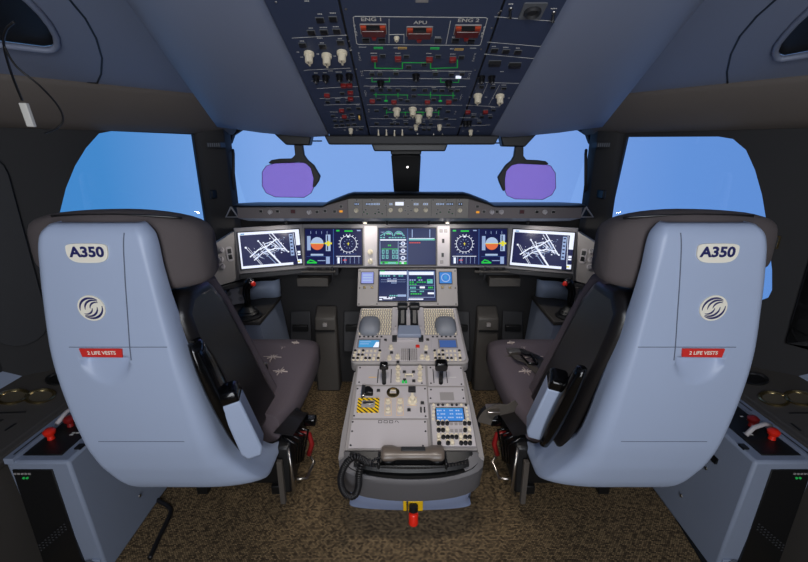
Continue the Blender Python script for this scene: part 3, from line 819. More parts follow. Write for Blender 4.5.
# ---- displays
class Scr:
    def __init__(s, P, rect, z): s.P, s.z = P, z; s.a0, s.a1, s.b0, s.b1 = rect; s.mb = MB(); s.w = s.a1 - s.a0; s.h = s.b1 - s.b0; s.k = 0
    def pt(s, x, y): return s.a0 + x * s.w, s.b1 - y * s.h
    def rect(s, x0, y0, x1, y1, m, l=1):
        a, b = s.pt(x0, y0); c, d = s.pt(x1, y1); s.mb.box(a, c, d, b, s.z, s.z + .0004 * l, m, s.P.M)
    def line(s, pts, wd, m, l=2, closed=False): s.mb.strip([s.pt(*p) for p in pts], wd * s.w, s.z, m, s.P.M, .0004 * l, closed)
    def disc(s, x, y, r, m, l=2, a0=0, a1=360, n=24):
        c = s.pt(x, y); pts = [(c[0] + r * s.w * math.cos(math.radians(a0 + (a1 - a0) * i / n)), c[1] + r * s.w * math.sin(math.radians(a0 + (a1 - a0) * i / n))) for i in range(n)]
        if a1 - a0 < 360: pts.append((c[0] + r * s.w * math.cos(math.radians(a1)), c[1] + r * s.w * math.sin(math.radians(a1))))
        s.mb.prism(pts, s.z, s.z + .0004 * l, m, s.P.M)
    def ring(s, x, y, r, wd, m, l=2, n=28, a0=0, a1=360):
        asp = s.w / s.h
        s.line([(x + r * math.cos(math.radians(a0 + (a1 - a0) * i / n)), y - r * asp * math.sin(math.radians(a0 + (a1 - a0) * i / n))) for i in range(n + 1)], wd, m, l)
    def dash(s, x0, x1, y, hgt, m, n, l=2):
        st = (x1 - x0) / n
        for k in range(n): 
            if random.random() < .85: s.rect(x0 + k * st, y, x0 + k * st + st * .72, y + hgt, m, l)

def display(label, P, px, group=None, frame=True):
    rect = R(P, *px)
    t = thing('display_screen', label, 'display', P.W((rect[0] + rect[1]) / 2, rect[2], 0), 'cockpit displays in the instrument panel')
    mb = MB(); mg = .006
    mb.box(rect[0] - mg, rect[1] + mg, rect[2] - mg, rect[3] + mg, 0.0005, .006, M_dark, P.M); mb.build('bezel', t, bevel=.002)
    s = Scr(P, rect, .006); s.t = t
    return s

def map_screen(s, f=1):
    s.rect(0, 0, 1, 1, S_navy)
    s.rect(0, 0, .93, .075, S_white, 2); s.rect(.04, .03, .1, .06, S_cyan, 3); s.rect(0, .93, .85, 1, S_white, 2); s.rect(0, 0, .025, 1, S_white, 2)
    s.rect(.93, 0, 1, .45, S_white, 2); s.rect(.94, .62, .99, .68, S_white, 2); s.rect(.94, .70, .99, .74, S_white, 2); s.rect(.93, .86, 1, .98, S_white, 2); s.rect(.93, .9, .97, .94, S_yellow, 3)
    s.line([(.9, .1), (.93, .9)], 0.0079, S_white); s.rect(.825, .12, .885, .74, S_pale, 2)
    for k in range(6): s.rect(.835, .15 + k * .1, .872, .19 + k * .1, S_navy, 3)
    s.line([(.10, .42), (.32, .93)], 0.0079, S_white); s.line([(.135, .42), (.34, .92)], 0.0053, S_white)
    s.disc(.10, .42, .017, S_white); s.disc(.31, .26, .015, S_white); s.disc(.79, .62, .014, S_white)
    s.line([(.31, .26), (.42, .5), (.62, .92)], 0.0119, S_white); s.line([(.55, .08), (.78, .62)], 0.0158, S_white); s.line([(.5, .1), (.60, .32), (.72, .6)], 0.0092, S_white)
    s.line([(.16, .68), (.3, .5), (.47, .4), (.6, .24)], 0.0198, S_white); s.line([(.22, .78), (.36, .6), (.56, .5), (.72, .52)], 0.0172, S_white)
    s.line([(.38, .56), (.56, .92)], 0.0106, S_pale); s.line([(.44, .5), (.64, .93)], 0.0172, S_white)
    s.line([(.40, .36), (.52, .3), (.6, .42), (.54, .54), (.44, .5), (.40, .36)], 0.0119, S_white); s.line([(.2, .58), (.3, .66), (.28, .74)], 0.0106, S_pale); s.line([(.6, .3), (.68, .45), (.62, .55)], 0.0132, S_pale)
    for (x, y, X_, Y_) in ((.2, .72, .3, .6), (.27, .66, .35, .74), (.33, .58, .45, .44), (.38, .42, .5, .56), (.48, .34, .62, .5), (.55, .3, .66, .24), (.58, .4, .7, .58), (.5, .6, .6, .54), (.63, .5, .76, .6), (.4, .64, .5, .58)): s.line([(x, y), (X_, Y_)], .007, S_white); s.line([(x + .03, y + .02), (X_ + .03, Y_ + .03)], .005, S_pale)
    rn = random.Random(7)
    for k in range(70):
        x = rn.uniform(.2, .74); y = rn.uniform(.18, .72)
        if abs((y - .5) + (x - .46) * .9) < .3: s.rect(x, y, x + rn.uniform(.006, .026), y + rn.uniform(.008, .032), S_white if k % 3 else S_pale, 2)
    s.mb.build('screen', s.t)

def pfd(s, x0, x1):
    w = x1 - x0
    X = lambda x: x0 + x * w
    for k in range(4): s.rect(X(.2 + k * .2), .06, X(.215 + k * .2), .14, S_pale, 2)
    s.rect(X(.07), .2, X(.2), .6, S_pale, 2); s.rect(X(.76), .16, X(.93), .62, S_sky, 2); s.rect(X(.80), .18, X(.84), .60, S_navy, 3); s.rect(X(.72), .38, X(.98), .43, S_yellow, 3); s.rect(X(.80), .34, X(.9), .48, S_yellow, 3)
    s.disc(X(.44), .41, .235 * w, S_sky, 2); s.disc(X(.44), .41, .235 * w, S_orange, 3, 180, 360); s.rect(X(.18), .405, X(.70), .42, S_yellow, 4)
    s.rect(X(.2), .70, X(.66), .75, S_sky, 2); s.rect(X(.05), .77, X(.95), .78, S_line, 2)
    s.line([(X(.08), .93), (X(.18), .87), (X(.3), .9), (X(.4), .95)], .02, S_green); s.rect(X(.06), .93, X(.42), .97, S_green, 2)
    s.rect(X(.45), .88, X(.74), .90, S_pale, 2); s.rect(X(.76), .78, X(.9), .98, S_pale, 2)

def nd(s, x0, x1):
    w = x1 - x0
    X = lambda x: x0 + x * w
    s.rect(X(.06), .03, X(.18), .07, S_green, 2); s.rect(X(.36), .04, X(.66), .08, S_green, 2); s.rect(X(.82), .03, X(.95), .06, S_pale, 2)
    s.ring(X(.5), .42, .30 * w, .007, S_white)
    asp = s.w / s.h
    for k in range(18):
        a = k * PI / 9; s.line([(X(.5) + .31 * w * math.cos(a), .42 + .31 * w * asp * math.sin(a)), (X(.5) + .36 * w * math.cos(a), .42 + .36 * w * asp * math.sin(a))], .009, S_white)
    for k in range(10):
        a = k * PI / 5; s.line([(X(.5) + .15 * w * math.cos(a), .42 + .15 * w * asp * math.sin(a)), (X(.5) + .17 * w * math.cos(a), .42 + .17 * w * asp * math.sin(a))], .008, S_pale)
    s.rect(X(.487), .38, X(.513), .46, S_yellow, 3); s.rect(X(.45), .41, X(.55), .42, S_yellow, 3); s.rect(X(.46), .2, X(.54), .24, S_white, 3)
    s.rect(X(.2), .70, X(.8), .71, S_line, 2); s.rect(X(.05), .76, X(.95), .775, S_white, 2)
    for k in range(6): s.rect(X(.08 + k * .16), .78, X(.092 + k * .16), .97, S_pale, 2)
    s.rect(X(.1), .8, X(.18), .97, S_white, 2); s.rect(X(.3), .86, X(.44), .89, S_red, 2); s.rect(X(.36), .82, X(.38), .95, S_pale, 3)

def pilot_screen(s, flip):
    s.rect(0, 0, 1, 1, S_navy)
    if flip: nd(s, 0, .48); pfd(s, .52, 1)
    else: pfd(s, 0, .48); nd(s, .52, 1)
    s.rect(.493, 0, .505, 1, S_line, 2)
    s.mb.build('screen', s.t)

s = display('outboard display with a white airport map, on the coiled cord side', OL, (239.5, 231, 300.5, 266.5)); map_screen(s)
s = display('outboard display with a white airport map, on the side of the belted seat', OR, (511.5, 231, 573, 267.5)); map_screen(s)
s = display('flight display next to the pillar with two cream knobs', IP, (305.5, 229, 362, 264.5)); pilot_screen(s, False)
s = display('flight display next to the pillar with black slot switches', IP, (451, 229, 506.5, 264.5)); pilot_screen(s, True)
s = display('upper centre display with green engine dials and a mostly empty message page', IP, (379, 228.5, 435.5, 264.5))
s.rect(0, 0, 1, 1, S_navy2)
for x in (.17, .35): s.ring(x, .2, .075, .014, S_teal, 2, 16, 0, 180); s.disc(x, .2, .06, S_pale, 2, 20, 150); s.rect(x - .03, .14, x + .02, .17, S_green, 3)
s.rect(.03, .09, .1, .12, S_pale); s.line([(.03, .2), (.09, .14)], .012, S_teal); s.line([(.45, .2), (.40, .14)], .012, S_teal); s.rect(.02, .30, .48, .335, S_white, 2); s.dash(.02, .48, .24, .03, S_teal, 9)
s.line([(.02, .36), (.02, .98), (.34, .98), (.34, .36)], .008, S_pale); s.dash(.13, .22, .45, .04, S_green, 3)
for x in (.06, .13, .24, .30):
    for y in (.6, .74): s.line([(x, y), (x + .03, y), (x + .03, y + .09), (x, y + .09)], .012, S_teal, closed=True)
s.rect(.05, .56, .34, .575, S_green, 2); s.rect(.03, .92, .34, .99, S_green, 2); s.rect(.06, .935, .1, .98, S_navy, 3); s.rect(.16, .935, .3, .97, S_teal, 3)
for y in (.42, .62, .82): s.line([(.37, y), (.48, y)], .014, S_pale); s.ring(.425, y, .03, .014, S_white); s.line([(.37, y + .09), (.48, y + .09)], .01, S_white)
s.rect(.36, .93, .49, .99, S_green, 2); s.rect(.4, .94, .44, .98, S_white, 3)
s.rect(.50, 0, .512, 1, S_line, 2); s.rect(.58, .03, .595, .25, S_pale, 2); s.rect(.89, .03, .905, .25, S_pale, 2); s.rect(.53, .27, .98, .33, S_teal, 2); s.rect(.53, .27, .98, .285, S_white, 3); s.dash(.54, .74, .38, .03, S_red, 6); s.rect(.95, .3, .99, .32, S_green, 3)
s.mb.build('screen', s.t)
# pilots' side of lower centre
LP = Plane((0, 2.30, .862), (1, 0, 0), (0, .13, .191))
cp_t = thing('center_console_panel', 'grey sloped panel with two small square displays above the thrust levers', 'control panel', (0, 2.2, .66))
a0, a1, b0, b1 = R(LP, 357.5, 268.5, 457.5, 307)
mb = MB(); mb.box(a0, a1, b0 + .006, b1, -.02, 0, M_panel, LP.M); mb.build('faceplate', cp_t, bevel=.004)
s = display('lower centre display with two blue text pages, right above the thrust levers', LP, (379, 270.5, 435.5, 301))
s.rect(0, 0, 1, 1, S_navy2)
s.rect(.01, .04, .49, .15, S_white, 2); s.rect(.02, .02, .1, .05, S_green, 3); s.dash(.02, .44, .17, .04, S_teal, 9); s.dash(.15, .32, .27, .035, S_pale, 5); s.rect(.03, .315, .47, .325, S_pale, 2); s.dash(.15, .32, .345, .03, S_white, 5); s.rect(.03, .385, .47, .392, S_pale, 2); s.dash(.15, .32, .41, .03, S_pale, 5)
s.rect(.01, .87, .14, .91, S_white, 2); s.rect(.01, .94, .06, .98, S_white, 2); s.dash(.15, .34, .82, .04, S_teal, 5); s.rect(.33, .80, .48, .87, S_pale, 2); s.rect(.08, .92, .24, .95, S_white, 2); s.dash(.17, .3, .88, .03, S_white, 3)
s.rect(.498, 0, .508, 1, S_pale, 2); s.line([(.52, .05), (.98, .05), (.98, .89), (.52, .89)], .008, S_pale, closed=True); s.rect(.53, .06, .97, .16, S_white, 3); s.dash(.68, .8, .23, .04, S_green, 3); s.dash(.54, .78, .31, .04, S_pale, 6); s.dash(.54, .84, .38, .035, S_green, 7); s.rect(.85, .3, .95, .44, S_teal, 2); s.rect(.86, .31, .91, .36, S_green, 3)
s.dash(.54, .72, .45, .035, S_green, 4); s.rect(.53, .5, .97, .507, S_pale, 2); s.dash(.55, .66, .55, .06, S_teal, 3); s.rect(.72, .54, .81, .60, S_white, 2); s.dash(.87, .96, .55, .05, S_green, 3); s.rect(.53, .64, .97, .647, S_teal, 2); s.dash(.56, .66, .68, .04, S_teal, 4); s.dash(.72, .8, .68, .04, S_teal, 3); s.dash(.56, .80, .76, .04, S_green, 6); s.rect(.86, .73, .97, .79, S_white, 2); s.rect(.52, .93, .78, .97, S_white, 2)
s.mb.build('screen', s.t)
for px, m in ((367.5, S_lav), (445.5, S_blue)):
    r = R(LP, px - 6, 272.5, px + 6, 283.5)
    mb = MB(); mb.prism(rrect(r[0] - .004, r[1] + .004, r[2] - .004, r[3] + .004, .004), 0, .005, M_dark, LP.M); o = mb.build('small_display', cp_t)
    q = Scr(LP, r, .005); q.rect(0, 0, 1, 1, m)
    if m is S_blue: q.ring(.5, .5, .34, .06, S_sky); q.rect(.4, .3, .6, .6, S_cyan, 3)
    else:
        for k in range(3): q.rect(.12, .2 + k * .24, .88, .32 + k * .24, S_sky, 2)
    adopt(q.mb.build('small_screen'), o)
    st = Stamp(btn_make('square_key', .012, .010, M_btnrim, M_brass, .005)); put(st, [(px - 3, 287.5), (px + 4.4, 287.5)], LP, cp_t)
st_sd = Stamp(lambda: (lambda q: (q.frustum(.0042, .0036, 0, .002, M_dark, None, 8), q.build('screw'))[1])(MB()))
for p in ((360, 271), (455, 271), (359.6, 288), (455.4, 288), (359, 304), (456, 304), (377, 304), (438, 304)): st_sd(LP.loc(*LP.at(*p)), cp_t)

# ================================================================== PEDESTAL
PD = Plane((0, 1.75, .5457), (1, 0, 0), (0, 1, .286))
pd = thing('center_pedestal', 'grey centre pedestal on a blue base between the seats, crowded with levers, knobs and keypads', 'control pedestal', (0, 1.7, 0))
def hP(Y): return .417 + .286 * (Y - 1.3)
v_top = PD.at(408, 307.5)[1]; v_step = PD.at(408, 363)[1]; v_end = PD.at(408, 448)[1]
hw1, hw2 = .279, .250
# body under the panels
mb = MB()
ys = [1.30, 1.5, 1.75, 2.0, 2.2]
rows = []
for Y in (1.36, 1.55, 1.8, 2.0, 2.12):
    h = hP(Y) - .03; w = .235
    Yb = max(Y, 1.52)
    rows.append([Vector((-w, Yb, .0)), Vector((w, Yb, .0)), Vector((w + .005, Y, h)), Vector((-w - .005, Y, h))])
mb.loft(rows, M_dark, True, True); mb.build('body', pd)
# forward section: wide raised deck with rounded aft corners
r_ = .03
o1 = [(hw1 - .012, v_top), (-hw1 + .012, v_top)] + arc(-hw1 + r_, v_step + r_, r_, 180, 270, 5) + arc(hw1 - r_, v_step + r_, r_, 270, 360, 5)
mb = MB(); mb.prism(o1, -.06, 0, M_panel, PD.M); mb.build('forward_deck', pd, bevel=.006)
i1 = [(p[0] * .955, lerp(p[1], (v_top + v_step) / 2, .045)) for p in o1]
mb = MB(); mb.prism(i1, 0, .004, M_panell, PD.M); mb.build('forward_plate', pd, bevel=.0015)
# aft section
o2 = [(hw2, v_step - .003), (-hw2, v_step - .003), (-hw2 - .004, v_end), (hw2 + .004, v_end)]
mb = MB(); mb.prism(o2, -.08, -.012, M_panel, PD.M); mb.build('aft_deck', pd, bevel=.004)
def plate(px0, py0, px1, py1, m=M_panell, z0=-.012, z1=-.008, nm='panel_plate'):
    a0, a1, b0, b1 = R(PD, px0, py0, px1, py1)
    mb = MB(); mb.box(a0, a1, b0, b1, z0, z1, m, PD.M); return mb.build(nm, pd, bevel=.001)
plate(357, 364.5, 425.5, 383); plate(428, 364.5, 463, 384); plate(355, 385, 427.5, 416.5); plate(428.5, 386, 465, 401); plate(430, 403, 474, 446.5, M_bezel); plate(350, 418.5, 427.5, 447)
# rounded aft rim, handset tray, band and blue base
hwr = .272
def aft_curve(hw, y0, bulge, n=14): return [(hw * math.cos(PI * i / n), y0 - bulge * math.sin(PI * i / n) ** .8) for i in range(n + 1)]
def rim_row(hw, y0, bul, h, tilt=0):
    return [Vector((x, y, h + tilt * (y - y0))) for x, y in aft_curve(hw, y0, bul)]
tops = [[Vector((x * .93, 1.315, hP(1.315) - .004)) for x, y in aft_curve(hwr, 1.3, .0)], rim_row(hwr - .010, 1.305, .084, .400, .3), rim_row(hwr, 1.305, .088, .392, .3), rim_row(hwr, 1.31, .090, .375, .28), rim_row(hwr - .004, 1.325, .092, .29, .1), rim_row(hwr - .008, 1.33, .092, .272, .1), rim_row(hwr - .05, 1.36, .06, .275, 0)]
mb = MB(); mb.loft(tops, M_pedband); mb.build('aft_band', pd, smooth=True, angle=35)
# side cheeks joining the band to the aft deck
for s_ in (-1, 1):
    mb = MB()
    mb.loft([[Vector((s_ * hwr, Y, hP(Y) - .012)), Vector((s_ * (hw2 + .002), Y, hP(Y) - .006)), Vector((s_ * (hw2 - .01), Y, hP(Y) - .09)), Vector((s_ * (hwr - .004), Y, hP(Y) - .085))] for Y in (1.30, 1.4)] +
            [[Vector((s_ * (hw2 + .006), 1.72, hP(1.72) - .014)), Vector((s_ * (hw2 + .0), 1.72, hP(1.72) - .01)), Vector((s_ * (hw2 - .01), 1.72, hP(1.72) - .08)), Vector((s_ * (hw2 + .004), 1.72, hP(1.72) - .075))]], M_panel, True, True)
    mb.build('side_cheek', pd, smooth=True, angle=50)
tr = [[Vector((x * .93, 1.312, hP(1.312) + .001)) for x, y in aft_curve(hwr, 1.3, .0)][::1] and rim_row(hwr - .022, 1.302, .0815, .4035, .3), rim_row(hwr - .03, 1.300, .074, .400, .3), [Vector((x * .86, 1.30 - .03 * math.sin(PI * i / 14), .401)) for i, (x, y) in enumerate(aft_curve(hwr, 1.3, .0))], [Vector((x * .84, 1.312, .4225)) for i, (x, y) in enumerate(aft_curve(hwr, 1.3, .0))]]
mb = MB(); mb.loft(tr, M_black); mb.build('handset_tray', pd, smooth=True, angle=50)
# perforated bar across the tray
mb = MB(); 
pts = [(x * .86, 1.300 - .068 * math.sin(math.acos(max(-1, min(1, x / hwr)))) ** .8) for x in [hwr * (-.9 + .1 * i) for i in range(19)]]
mb.loft([[Vector((x, y + .026, .407)), Vector((x, y + .004, .409)), Vector((x, y - .004, .399)), Vector((x, y + .012, .397))] for x, y in pts], M_black, True, True)
for i in range(36):
    x = -.21 + .42 * i / 35; y = 1.300 - .068 * math.sin(math.acos(max(-1, min(1, x / .86 / hwr)))) ** .8
    for k in range(2): mb.box(x - .002, x + .002, y + .007 + k * .006, y + .010 + k * .006, .408, .4095, M_condark)
mb.build('perforated_strip', pd)
base = [rim_row(hwr - .012, 1.34, .085, .285), rim_row(hwr - .016, 1.36, .085, .25), rim_row(hwr - .028, 1.43, .06, .10), rim_row(hwr - .008, 1.475, .04, .03), rim_row(hwr - .002, 1.488, .035, .0)]
mb = MB(); mb.loft(base, M_base)
for s_ in (-1, 1):
    mb.loft([[Vector((s_ * (hwr - .012), 1.35, .318)), Vector((s_ * (hwr - .02), 1.40, .17)), Vector((s_ * (hwr - .010), 1.485, .0))], [Vector((s_ * .24, 2.2, .318)), Vector((s_ * .24, 2.2, .17)), Vector((s_ * .24, 2.2, 0))]], M_base)
mb.build('base_skirt', pd, smooth=True, angle=50)
# red pull handle on its yellow plate
bp = atY(413.5, 504, 1.285)
mb = MB(); mb.box(bp.x - .040, bp.x + .036, 1.272, 1.33, bp.z - .022, bp.z + .026, M_yellow); o = mb.build('yellow_plate', pd, bevel=.003)
hp_ = atY(413.5, 508, 1.258)
q = MB(); q.lathe([(.014, -.0), (.016, .012), (.014, .02), (.017, .022), (.0185, .026), (.0175, .054), (.019, .060), (.016, .068), (.008, .07)], M_redhot, Matrix.Translation(hp_) @ Matrix.Rotation(math.radians(172), 4, 'X'), 18); rh = adopt(q.build('pull_handle', smooth=True), o)
q = MB(); q.lathe([(.017, -.004), (.017, .016), (.012, .018)], M_black, Matrix.Translation(hp_ + Vector((0, -.002, .008))) @ Matrix.Rotation(math.radians(172), 4, 'X'), 16); adopt(q.build('collar', smooth=True), o)
q = MB(); q.box(hp_.x - .026, hp_.x - .020, 1.255, 1.268, hp_.z - .085, hp_.z + .03, M_metal); adopt(q.build('lock_pin'), o)

# thrust quadrant
qd = MB(); a0, a1, b0, b1 = R(PD, 392, 309, 424, 342)
qd.box(a0, a1, b0, b1, .003, .012, M_panell, PD.M); qd.box(a0 + .03, -.004 + (a0 + a1) / 2 - .004, b0 + .09, b1 - .004, .012, .0135, M_black, PD.M); qd.box((a0 + a1) / 2 + .012, a1 - .03, b0 + .09, b1 - .004, .012, .0135, M_black, PD.M)
QD = qd.build('thrust_quadrant', pd, bevel=.002)
q = MB(); c0, c1, d0, d1 = R(PD, 397.5, 330, 421, 340)
q.prism([(c0, d0), (c1, d0), (c1 - .004, d1), (c0 + .004, d1)], .012, .035, M_console, PD.M); adopt(q.build('quadrant_cover', bevel=.006), QD)
for px in (402.6, 414.4):
    a, b = PD.at(px, 322)
    q = MB(); q.prism([(b - .035, .012), (b + .03, .012), (b + .055, .060), (b + .03, .070)], a - .015, a + .015, M_black, lambda p: PD.W(p[2], p[0], p[1])); lv = adopt(q.build('thrust_lever', bevel=.006), QD)
    q = MB(); q.prism(rrect(b + .02, b + .065, .055, .088, .014), a - .027, a + .027, M_black, lambda p: PD.W(p[2], p[0], p[1])); adopt(q.build('lever_grip', bevel=.006), lv)
wk = Stamp(knob_make('white_trim_knob', .010, .022, M_panell)); put(wk, [(395.5, 332.5), (420.8, 332.5)], PD, QD, .012)
# keyboards, palm rests
for s_, x0, x1 in ((-1, 360, 392), (1, 424, 455.5)):
    a0, a1, b0, b1 = R(PD, x0, 310, x1, 336)
    kb = MB(); kb.box(a0, a1, b0, b1, .004, .006, M_panel, PD.M)
    nx, ny = 13, 12
    for i in range(nx):
        for j in range(ny):
            x = lerp(a0, a1, (i + .5 + (j % 2) * .25) / (nx + .3)); y = lerp(b0, b1, (j + .5) / ny)
            kb.box(x - .0038, x + .0038, y - .005, y + .005, .006, .011, M_cream, PD.M)
    kb.build('keyboard', pd)
    cx_ = PD.at(370 if s_ < 0 else 445.5, 328)
    pr = MB(); rows = []
    for k in range(9):
        t = k / 8; ph = PI / 2 * t
        rr = math.cos(ph); zz = .052 * math.sin(ph)
        rows.append([PD.W(cx_[0] + s_ * -.0 + .056 * rr * (abs(math.cos(u)) ** .6) * math.copysign(1, math.cos(u)), cx_[1] + .068 * rr * (abs(math.sin(u)) ** .6) * math.copysign(1, math.sin(u)), .004 + zz) for u in [2 * PI * i / 24 for i in range(24)]])
    pr.loft(rows, mat('palm_rest_grey', (120, 124, 132), .55), True, False); pr.build('palm_rest', pd, smooth='all')
# radio panels on the forward deck
for s_, rc, scr in ((-1, (356, 339, 385, 361.5), S_cyan), (1, (431.5, 338.5, 461, 361.5), S_line)):
    a0, a1, b0, b1 = R(PD, *rc)
    mb = MB(); mb.box(a0, a1, b0, b1, .004, .008, M_panell, PD.M); rp = mb.build('radio_panel', pd, bevel=.0015)
    r2 = R(PD, 359 if s_ < 0 else 439.5, 341.6, 379 if s_ < 0 else 456, 348.6)
    q = Scr(PD, r2, .0082); q.rect(-.08, -.25, 1.08, 1.12, M_bezel, 1); q.rect(0, 0, 1, 1, scr, 2)
    if s_ < 0:
        q.rect(.05, .2, .6, .26, S_sky, 3); q.rect(.05, .5, .5, .56, S_sky, 3); q.mb.prism([q.pt(.72, 1), q.pt(1, 1), q.pt(1, .25), q.pt(.86, .25)], q.z, q.z + .0013, S_white, PD.M)
    adopt(q.mb.build('radio_screen'), rp)
    tk = MB()
    for i in range(6): 
        a = lerp(a0 + .012, a1 - .02, i / 5); b = PD.at(0, 337.8)[1]; tk.box(a - .006, a + .004, b - .003, b + .003, .006, .010, M_dark, PD.M)
    adopt(tk.build('top_keys'), rp)
    pk = MB()
    xs = (355.5, 359.5, 363.5, 367.5, 371.5, 375.5, 380) if s_ < 0 else (434.5, 438.5, 442.5, 446.5, 450.5, 454.5, 459)
    for j, y in enumerate((352.4, 356.6, 360)):
        for i, x in enumerate(xs):
            a, b = PD.at(x - (y - 352) * (.22 if s_ < 0 else -.12), y)
            m = (M_btn if (i + j) % 3 != 1 else M_cream) if i < 3 or j > 1 else (M_cream if (i + j) % 2 else M_btn)
            if 2 < i < 6 and j < 2: pk.box(a - .005, a + .005, b - .006, b + .006, .008, .012, M_cream, PD.M)
            else: pk.lathe([(.007, .008), (.0065, .015), (.004, .017)], m, PD.loc(a, b), 8); pk.lathe([(.007, .008), (.0068, .011), (.006, .0115)], M_cream, PD.loc(a, b - .008), 8)
    adopt(pk.build('radio_keys'), rp)
# centre block of the deck
mb = MB(); a0, a1, b0, b1 = R(PD, 401, 349.5, 417.5, 361.5)
for i in range(9):
    for j in range(7):
        x = lerp(a0, a1, (i + .5) / 9); y = lerp(b0, b1, (j + .5) / 7); mb.box(x - .0028, x + .0028, y - .0042, y + .0042, .004, .008, M_panel if i not in (4,) else M_dark, PD.M)
mb.build('keypad', pd)
st_pb = Stamp(btn_make('square_button', .013, .012, M_panel, M_dark, .006)); st_pw = Stamp(knob_make('white_knob', .0085, .018, M_cream)); st_pr = Stamp(btn_make('red_button', .018, .012, M_panel, M_redhot, .01))
put(st_pb, [(391.6, 353.6), (425.8, 353.6), (398, 363), (385.4, 341), (427.6, 340.6)], PD, pd, .004); put(st_pw, [(391, 349), (426, 349.5), (397.6, 358.4), (422, 358.6), (389.4, 359.6), (427.6, 359.6)], PD, pd, .004); put(st_pr, [(417.6, 347.6)], PD, pd, .004)
for s_, px in ((-1, 394.6), (1, 421)):
    a, b = PD.at(px, 340); q = MB(); q.box(a - .012, a + .012, b - .02, b + .02, .004, .016, M_dark, PD.M); q.build('rocker_block', pd, bevel=.002)
ZA = -.008
put(st_pw, [(398, 367.8), (398, 373.4), (398, 379), (420, 367.8), (420, 373.4), (420, 379), (388, 401.4), (388, 410), (400, 401.2), (400, 409)], PD, pd, ZA)
put(st_pb, [(404.4, 371), (404.6, 379), (413.4, 371), (413.8, 380), (378.4, 389.6), (409, 409), (422.4, 402)], PD, pd, ZA)
mb = MB(); a, b = PD.at(409, 375.4); mb.tube([PD.W(a - .016, b, ZA), PD.W(a - .016, b, ZA + .014), PD.W(a + .016, b, ZA + .014), PD.W(a + .016, b, ZA)], .0045, M_cream, 8); mb.build('gate_bar', pd, smooth=True)
mb = MB(); a, b = PD.at(404.4, 380.6)
for k, x in enumerate((403, 406)): aa, bb = PD.at(x, 381); mb.box(aa - .005, aa + .005, bb - .006, bb + .006, ZA, ZA + .006, M_greent, PD.M)
mb.build('green_button', pd)
# speed brake and flap levers
for px, y0, y1, gr, nm in ((384, 360.5, 383, .013, 'speed_brake_lever'), (441, 362.5, 384, .021, 'flap_lever')):
    a, b0 = PD.at(px, 383.5); _, b1 = PD.at(px, 368)
    q = MB(); q.box(a - .006, a + .006, b0 - .0, b1 + .02, ZA, ZA + .001, M_black, PD.M)
    for o_ in (-.03, .03): q.box(a + o_ - .002, a + o_ + .002, b0 + .01, b1, ZA, ZA + .0015, M_dark, PD.M)
    q.prism([(b0 + .004, ZA), (b0 + .028, ZA), (b0 + .042, .065), (b0 + .022, .072)], a - .009, a + .009, M_gloss, lambda p: PD.W(p[2], p[0], p[1])); lv = q.build(nm, pd, bevel=.003)
    q = MB()
    if gr < .02: q.prism([(-.021, .058), (.021, .058), (.017, .088), (-.017, .088)], b0 + .022, b0 + .05, M_gloss, lambda p: PD.W(a + p[0], p[2], p[1]))
    else: q.prism(rrect(-.028, .028, .052, .098, .014), b0 + .018, b0 + .055, M_gloss, lambda p: PD.W(a + p[0], p[2], p[1]))
    adopt(q.build('lever_grip', bevel=.006), lv)
# park brake handle, round gauge, striped gravity-gear guard, rudder trim knob
a, b = PD.at(364, 391.5)
q = MB(); q.box(a - .012, a + .006, b - .03, b + .035, ZA, ZA + .016, M_metal, PD.M); q.prism([(a + .004, b - .018), (a + .04, b - .02), (a + .04, b + .002), (a + .022, b + .02), (a + .004, b + .016)], ZA, ZA + .024, M_btn, PD.M); q.build('park_brake_handle', pd, bevel=.004)
a, b = PD.at(393, 391.5); q = MB(); q.lathe([(.028, ZA), (.028, ZA + .004), (.023, ZA + .005), (.022, ZA + .002), (.002, ZA + .0025)], M_brass, PD.loc(a, b), 20); q.box(a - .014, a + .014, b - .005, b + .005, ZA + .002, ZA + .006, M_panell, PD.M); q.box(a - .012, a + .012, b + .008, b + .013, ZA + .002, ZA + .005, M_cream, PD.M); q.build('round_gauge', pd)
a0, a1, b0, b1 = R(PD, 357.5, 398.5, 379, 411.5)
q = MB(); w_ = .017
for x0, x1, y0, y1 in ((a0, a1, b0, b0 + w_), (a0, a1, b1 - w_, b1), (a0, a0 + w_, b0 + w_, b1 - w_), (a1 - w_, a1, b0 + w_, b1 - w_)): q.box(x0, x1, y0, y1, ZA, ZA + .012, M_stripe, PD.M)
hz = q.build('hazard_frame', pd)
q = MB(); q.box(a0 + w_, a1 - w_, b0 + w_, b1 - w_, ZA, ZA + .016, M_panel, PD.M); q.box(a0 + w_ + .006, a1 - w_ - .006, (b0 + b1) / 2 - .003, b1 - w_ - .006, ZA + .016, ZA + .018, M_metal, PD.M); adopt(q.build('guard_flap', bevel=.002), hz)
q = MB(); a, b = PD.at(412, 389); q.box(a - .016, a + .016, b - .014, b + .014, ZA, ZA + .012, M_dark, PD.M); q.build('trim_readout', pd, bevel=.002)
q = MB(); a, b = PD.at(412.4, 400); q.lathe([(.021, ZA), (.019, ZA + .008), (.012, ZA + .010), (.011, ZA + .026), (.006, ZA + .028)], M_cream, PD.loc(a, b), 16); q.box(a - .005, a + .005, b - .02, b + .02, ZA + .01, ZA + .03, M_cream, PD.M); q.build('rudder_trim_knob', pd, smooth=True)
q = MB(); 
for x in (421, 424.5): a, b = PD.at(x, 409); q.box(a - .003, a + .003, b - .012, b + .01, ZA, ZA + .01, M_dark, PD.M)
q.build('slot_pair', pd)
mk = MB()
def PL(pts, w=.0014, m=M_white, z=ZA): mk.strip([PD.at(*p) for p in pts], w, z, m, PD.M, .0005)
